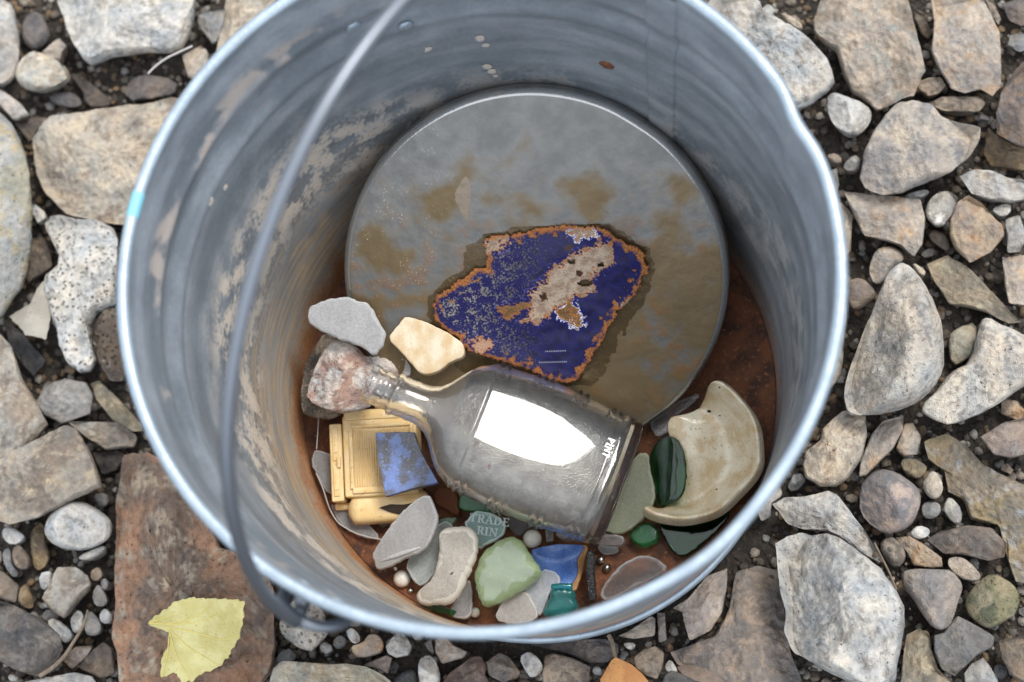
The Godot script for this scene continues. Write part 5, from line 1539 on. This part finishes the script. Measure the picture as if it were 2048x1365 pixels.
func bottle() -> void:
	var axis := (BOTTLE_BASE - BOTTLE_MOUTH).normalized()
	var face := Vector3(0.27, 0.96, -0.035)
	face = (face - axis * face.dot(axis)).normalized()
	var across := face.cross(axis).normalized()
	var L := 0.1500
	var root := thing("glass_bottle", "clear flat glass flask bottle lying on its side over the finds", "bottle", BOTTLE_MOUTH, "finds in the bucket")
	root.basis = Basis(across, face, axis)
	# stations: distance from the mouth, half width, half depth, squareness
	var st := [[0.0000, 0.0096, 0.0096, 2.0], [0.0006, 0.0108, 0.0108, 2.0], [0.0030, 0.0112, 0.0112, 2.0], [0.0052, 0.0110, 0.0110, 2.0], [0.0062, 0.0103, 0.0103, 2.0], [0.0090, 0.0103, 0.0103, 2.0], [0.0102, 0.0112, 0.0112, 2.0], [0.0114, 0.0103, 0.0103, 2.0], [0.0150, 0.0103, 0.0103, 2.0],
		[0.0162, 0.0120, 0.0120, 2.0], [0.0178, 0.0122, 0.0122, 2.0], [0.0192, 0.0112, 0.0112, 2.0], [0.0250, 0.0110, 0.0110, 2.0], [0.0275, 0.0114, 0.0114, 2.0], [0.0290, 0.0110, 0.0110, 2.0], [0.0340, 0.0114, 0.0112, 2.1], [0.0390, 0.0135, 0.0118, 2.2], [0.0430, 0.0175, 0.0128, 2.4], [0.0470, 0.0232, 0.0140, 2.6], [0.0510, 0.0284, 0.0150, 2.9], [0.0550, 0.0320, 0.0157, 3.1], [0.0600, 0.0345, 0.0163, 3.2]]
	for k in 81:
		var f := k / 80.0
		var s := 0.0625 + 0.0745 * f
		var w := 0.0353 + 0.0036 * sin(PI * clampf(f * 0.92 + 0.04, 0, 1))
		st.append([s, w, 0.0168, 3.3])
	st.append_array([[0.1382, 0.0362, 0.0172, 3.3], [0.1392, 0.0366, 0.0174, 3.3], [0.1440, 0.0362, 0.0172, 3.3], [0.1455, 0.0354, 0.0166, 3.2], [0.1472, 0.0360, 0.0170, 3.2], [0.1490, 0.0345, 0.0160, 3.1], [0.1498, 0.0315, 0.0140, 3.0], [0.1500, 0.0240, 0.0100, 3.0]])
	var n := 88
	var make := func(offset: float, ridges: bool) -> Array:
		var rings := []
		for q in st:
			var ring := PackedVector3Array()
			for i in n:
				var t := TAU * i / n
				var e: float = 2.0 / q[3]
				var cx := signf(cos(t)) * pow(absf(cos(t)), e)
				var cy := signf(sin(t)) * pow(absf(sin(t)), e)
				var x: float = (q[1] - offset) * cx
				var y: float = (q[2] - offset) * cy
				if ridges and q[0] > 0.06 and q[0] < 0.139:
					# bands of fine hoops on the narrow sides
					var band := 0.0
					for b in [0.066, 0.090, 0.1135, 0.134]:
						band = maxf(band, sm(0.0052, 0.0042, absf(q[0] - b)))
					x *= 1.0 + band * (0.024 + 0.024 * cos(q[0] * TAU / 0.0041)) * sm(0.6, 0.95, absf(cx))
					y *= 1.0 + band * 0.03 * sm(0.6, 0.95, absf(cx))
					# the flat label panel is sunk a little
					if absf(cx) < 0.80 and q[0] > 0.064 and q[0] < 0.137:
						y -= signf(y) * 0.0006
				if q[0] > 0.058 and q[0] < 0.139:
					y += signf(y) * 0.0011 * (1.0 - pow((q[0] - 0.0985) / 0.0405, 2.0)) * sm(1.0, 0.5, absf(cx))
					y -= signf(y) * 0.0008 * cx * cx * sm(0.9, 0.8, absf(cx))
				ring.append(Vector3(x, y, q[0]))
			rings.append(ring)
		return rings
	var outer: Array = make.call(0.0, true)
	var inn_: Array = make.call(0.0024, false)
	var v := PackedVector3Array()
	for r in outer:
		v.append_array(r)
	var idx := ring_faces(outer.size(), n)
	v.append(Vector3(0, 0, 0.1485))
	var last := (outer.size() - 1) * n
	for i in n:
		idx.append_array([last + i, last + (i + 1) % n, v.size() - 1])
	# inside, from the mouth down to a floor 4 mm above the base
	var v2 := PackedVector3Array()
	var rows := 0
	for k in inn_.size():
		if st[k][0] < 0.1445 and (k > 1 or k == 0):
			v2.append_array(inn_[k])
			rows += 1
	var idx2 := ring_faces(rows, n)
	v2.append(Vector3(0, 0, 0.1450))
	for i in n:
		idx2.append_array([(rows - 1) * n + i, (rows - 1) * n + (i + 1) % n, v2.size() - 1])
	# lip joins both walls
	var flip := func(a: PackedInt32Array) -> PackedInt32Array:
		for i in range(0, a.size(), 3):
			var t := a[i + 1]
			a[i + 1] = a[i + 2]
			a[i + 2] = t
		return a
	var lipv := PackedVector3Array()
	lipv.append_array(inn_[0])
	lipv.append_array(outer[0])
	var lipi := ring_faces(2, n)
	var vol := 0.0
	for i in range(0, idx.size(), 3):
		vol += v[idx[i]].dot(v[idx[i + 1]].cross(v[idx[i + 2]]))
	if vol > 0.0:
		idx = flip.call(idx)
		lipi = flip.call(lipi)
	else:
		idx2 = flip.call(idx2)
	var whole := v.duplicate()
	var body := build(v, idx, PackedVector2Array(), PackedColorArray(), false)
	var inner := build(v2, idx2, PackedVector2Array(), PackedColorArray(), false)
	var lip := build(lipv, lipi, PackedVector2Array(), PackedColorArray(), false)
	# silt has settled on the lower wall inside
	var all_in := inner.surface_get_arrays(0)
	var clean := PackedInt32Array()
	var silty := PackedInt32Array()
	for i in range(0, idx2.size(), 3):
		var mid := (v2[idx2[i]] + v2[idx2[i + 1]] + v2[idx2[i + 2]]) / 3.0
		if mid.y < -0.006 + 0.003 * rough_noise.get_noise_2d(mid.x * 900.0, mid.z * 900.0) and mid.z > 0.05:
			silty.append_array([idx2[i], idx2[i + 1], idx2[i + 2]])
		else:
			clean.append_array([idx2[i], idx2[i + 1], idx2[i + 2]])
	var in_clean := all_in.duplicate()
	in_clean[Mesh.ARRAY_INDEX] = clean
	var in_silt := all_in.duplicate()
	in_silt[Mesh.ARRAY_INDEX] = silty
	var joined := ArrayMesh.new()
	for q in [[body.surface_get_arrays(0), mat.bottle_glass], [in_clean, mat.bottle_inside], [in_silt, mat.bottle_silt], [lip.surface_get_arrays(0), mat.bottle_glass]]:
		joined.add_surface_from_arrays(Mesh.PRIMITIVE_TRIANGLES, q[0])
		joined.surface_set_material(joined.get_surface_count() - 1, q[1])
	part("body", joined, null, root)
	var rng := RandomNumberGenerator.new()
	rng.seed = 77
	for k in 26:
		var px := rng.randf_range(-0.026, 0.024)
		var pz := rng.randf_range(0.062, 0.130)
		var sp := part("dirt_flake", ball(rng.randf_range(0.0006, 0.0030) * rng.randf_range(0.4, 1.0), k, 0.9, Vector3(1.0, 0.25, 0.6), 10), mat.rust if k % 3 == 0 else mat.silt, root, Vector3(px, -0.0134, pz))
		sp.rotation.y = rng.randf() * TAU
	var t := TextMesh.new()
	t.text = "PINT"
	var fnt := SystemFont.new()
	fnt.font_names = PackedStringArray(["Droid Sans"])
	t.font = fnt
	t.font_size = 48
	t.pixel_size = 0.0052 / 48.0
	t.depth = 0.0008
	var w := part("embossed_lettering", t, mat.bottle_glass, root, Vector3(0.012, 0.0170, 0.1345))
	w.basis = Basis(Vector3(-1, 0, 0), Vector3(0, 0, 1), Vector3(0, 1, 0))

# ------------------------------------------------------------------ leaves and twigs
func leaf_mesh(a: Array, h: Callable, serrate: float, n: int) -> Array:
	var o := plan(a)
	var c := centre_of(o)
	var p := resample(moved(o, -c), n, 0)
	if serrate > 0.0:
		for i in n:
			p[i] *= 1.0 + serrate * (fposmod(i * 2.0, 9.0) / 9.0 - 0.5) + serrate * 0.6 * fine_noise.get_noise_1d(i * 33.0)
	var rings := []
	for q in [[0.02, -0.0003], [0.5, -0.0003], [0.985, -0.0003], [1.0, 0.0], [0.97, 0.0], [0.85, 0.0], [0.7, 0.0], [0.5, 0.0], [0.3, 0.0], [0.1, 0.0], [0.02, 0.0]]:
		var ring := PackedVector3Array()
		for i in n:
			var w: Vector2 = p[i] * q[0]
			ring.append(Vector3(w.x, h.call(w) + q[1], w.y))
		rings.append(ring)
	return [loft(rings), c]

func leaves() -> void:
	var curl := func(p: Vector2) -> float:
		return 0.0012 * sin(p.x * 190.0 + 1.0) + 0.0014 * sin(p.y * 160.0) + 6.0 * pow(maxf(0.0, -p.x - 0.02), 2.0) + 0.0005 * rough_noise.get_noise_2d(p.x * 2600, p.y * 2600)
	var l := leaf_mesh(LEAF, curl, 0.05, 130)
	var c: Vector2 = l[1]
	var root := thing("yellow_leaf", "yellow toothed leaf lying on the rust-brown rock slab", "leaf", Vector3(c.x, 0.0135, c.y))
	part("blade", l[0], mat.yellow_leaf, root)
	var vein := plain("leaf_vein", Vector3(0.60, 0.50, 0.15), 0.6)
	for a in LEAF_VEINS:
		var p := PackedVector3Array()
		for q in plan(a):
			p.append(Vector3(q.x - c.x, 0, q.y - c.y))
		p = curve_through(p, 20)
		for i in p.size():
			p[i].y = curl.call(Vector2(p[i].x, p[i].z)) + 0.0001
		part("vein", tube(p, func(f): return 0.00042 * (1.0 - 0.7 * f), 6), vein, root)
	var g := leaf_mesh(GREY_LEAF, func(p): return 0.003 * cos(p.x * 120.0) + 0.25 * p.y, 0.04, 70)
	single("withered_leaf", "withered grey-brown leaf curled beside the lichened boulder", "leaf", g[0], mat.grey_leaf, Vector3(g[1].x, 0.0, g[1].y))
	var d := leaf_mesh(DRY_LEAF, func(p): return 0.0035 * cos(p.x * 110.0) - 0.1 * p.y, 0.0, 60)
	var dr := thing("dry_leaf", "orange-brown dry leaf with a curved stem before the bucket", "leaf", Vector3(d[1].x, 0.004, d[1].y))
	part("blade", d[0], mat.dry_leaf, dr)
	var stem := lifted(DRY_STEM, 0.0)
	for i in stem.size():
		stem[i] -= Vector3(d[1].x, -0.003, d[1].y)
	part("stem", tube(curve_through(stem, 20), func(f): return 0.0010 + 0.0003 * f, 8), mat.twig, dr)
	var b := leaf_mesh(BROWN_LEAF, func(p): return 0.0015 * cos(p.x * 160.0), 0.05, 60)
	single("brown_leaf", "narrow dark brown leaf on the grey-brown slab", "leaf", b[0], mat.brown_leaf, Vector3(b[1].x, 0.004, b[1].y))
	single("twig", "thin curved brown twig across the white gravel", "twig", tube(curve_through(lifted(TWIG, 0.008), 40), func(f): return 0.0013 * (1.0 - 0.5 * f), 8), mat.twig, Vector3.ZERO)
	single("dry_stalk", "pale dry grass stalk below the chalk-white boulder", "grass stalk", tube(curve_through(lifted(BLADE_A, 0.004), 24), func(f): return 0.0006, 6), mat.thread, Vector3.ZERO)
	single("dry_stalk", "brown dry grass stalk beside the big ridged boulder", "grass stalk", tube(curve_through(lifted(BLADE_B, 0.012), 24), func(f): return 0.0006, 6), mat.twig, Vector3.ZERO)

func _ready() -> void:
	# camera
	var cam := Camera3D.new()
	cam.name = "camera"
	add_child(cam)
	cam.transform = Transform3D(Basis(Vector3(0.992773, -0.120009, 0.0), Vector3(0.029135, 0.241018, -0.970083), Vector3(0.116419, 0.963072, 0.242773)).orthonormalized(), Vector3(0.14254, 1.29997, 0.29427))
	cam.near = 0.05
	cam.far = 400.0
	var lens := CameraAttributesPhysical.new()
	lens.frustum_focal_length = 82.84
	lens.exposure_aperture = 5.6
	lens.frustum_focus_distance = 1.285
	lens.frustum_far = 400.0
	cam.attributes = lens
	cam.fov = 16.483
	cam.current = true
	# overcast sky and a weak, wide sun from beyond the far right
	var env := Environment.new()
	env.background_mode = Environment.BG_SKY
	var sky := Sky.new()
	var ps := ProceduralSkyMaterial.new()
	ps.sky_top_color = Color(0.95, 0.97, 1.0)
	ps.sky_horizon_color = Color(0.78, 0.82, 0.87)
	ps.sky_curve = 0.3
	ps.ground_bottom_color = Color(0.25, 0.23, 0.2)
	ps.ground_horizon_color = Color(0.4, 0.39, 0.37)
	ps.sun_angle_max = 1.0
	ps.energy_multiplier = 1.0
	sky.sky_material = ps
	env.sky = sky
	env.tonemap_mode = Environment.TONE_MAPPER_LINEAR
	env.tonemap_exposure = 2.05
	env.sdfgi_enabled = true
	env.ssao_enabled = true
	env.ssil_enabled = true
	var we := WorldEnvironment.new()
	we.name = "environment"
	we.environment = env
	add_child(we)
	var sun := DirectionalLight3D.new()
	sun.name = "sun"
	sun.light_energy = 0.5
	sun.light_color = Color(1.0, 0.98, 0.95)
	sun.light_angular_distance = 20.0
	sun.shadow_enabled = true
	add_child(sun)
	sun.look_at_from_position(Vector3(0.40, 1.0, -0.44), Vector3.ZERO)
	rough_noise.seed = 5
	rough_noise.frequency = 0.02
	rough_noise.fractal_octaves = 4
	patch_noise.seed = 9
	patch_noise.frequency = 0.02
	patch_noise.fractal_octaves = 3
	fine_noise.seed = 17
	fine_noise.frequency = 0.05
	fine_noise.fractal_octaves = 3
	materials()
	zinc_textures()
	ground()
	bucket()
	stones()
	gravel()
	pebbles()
	lid()
	enamel()
	finds()
	leaves()
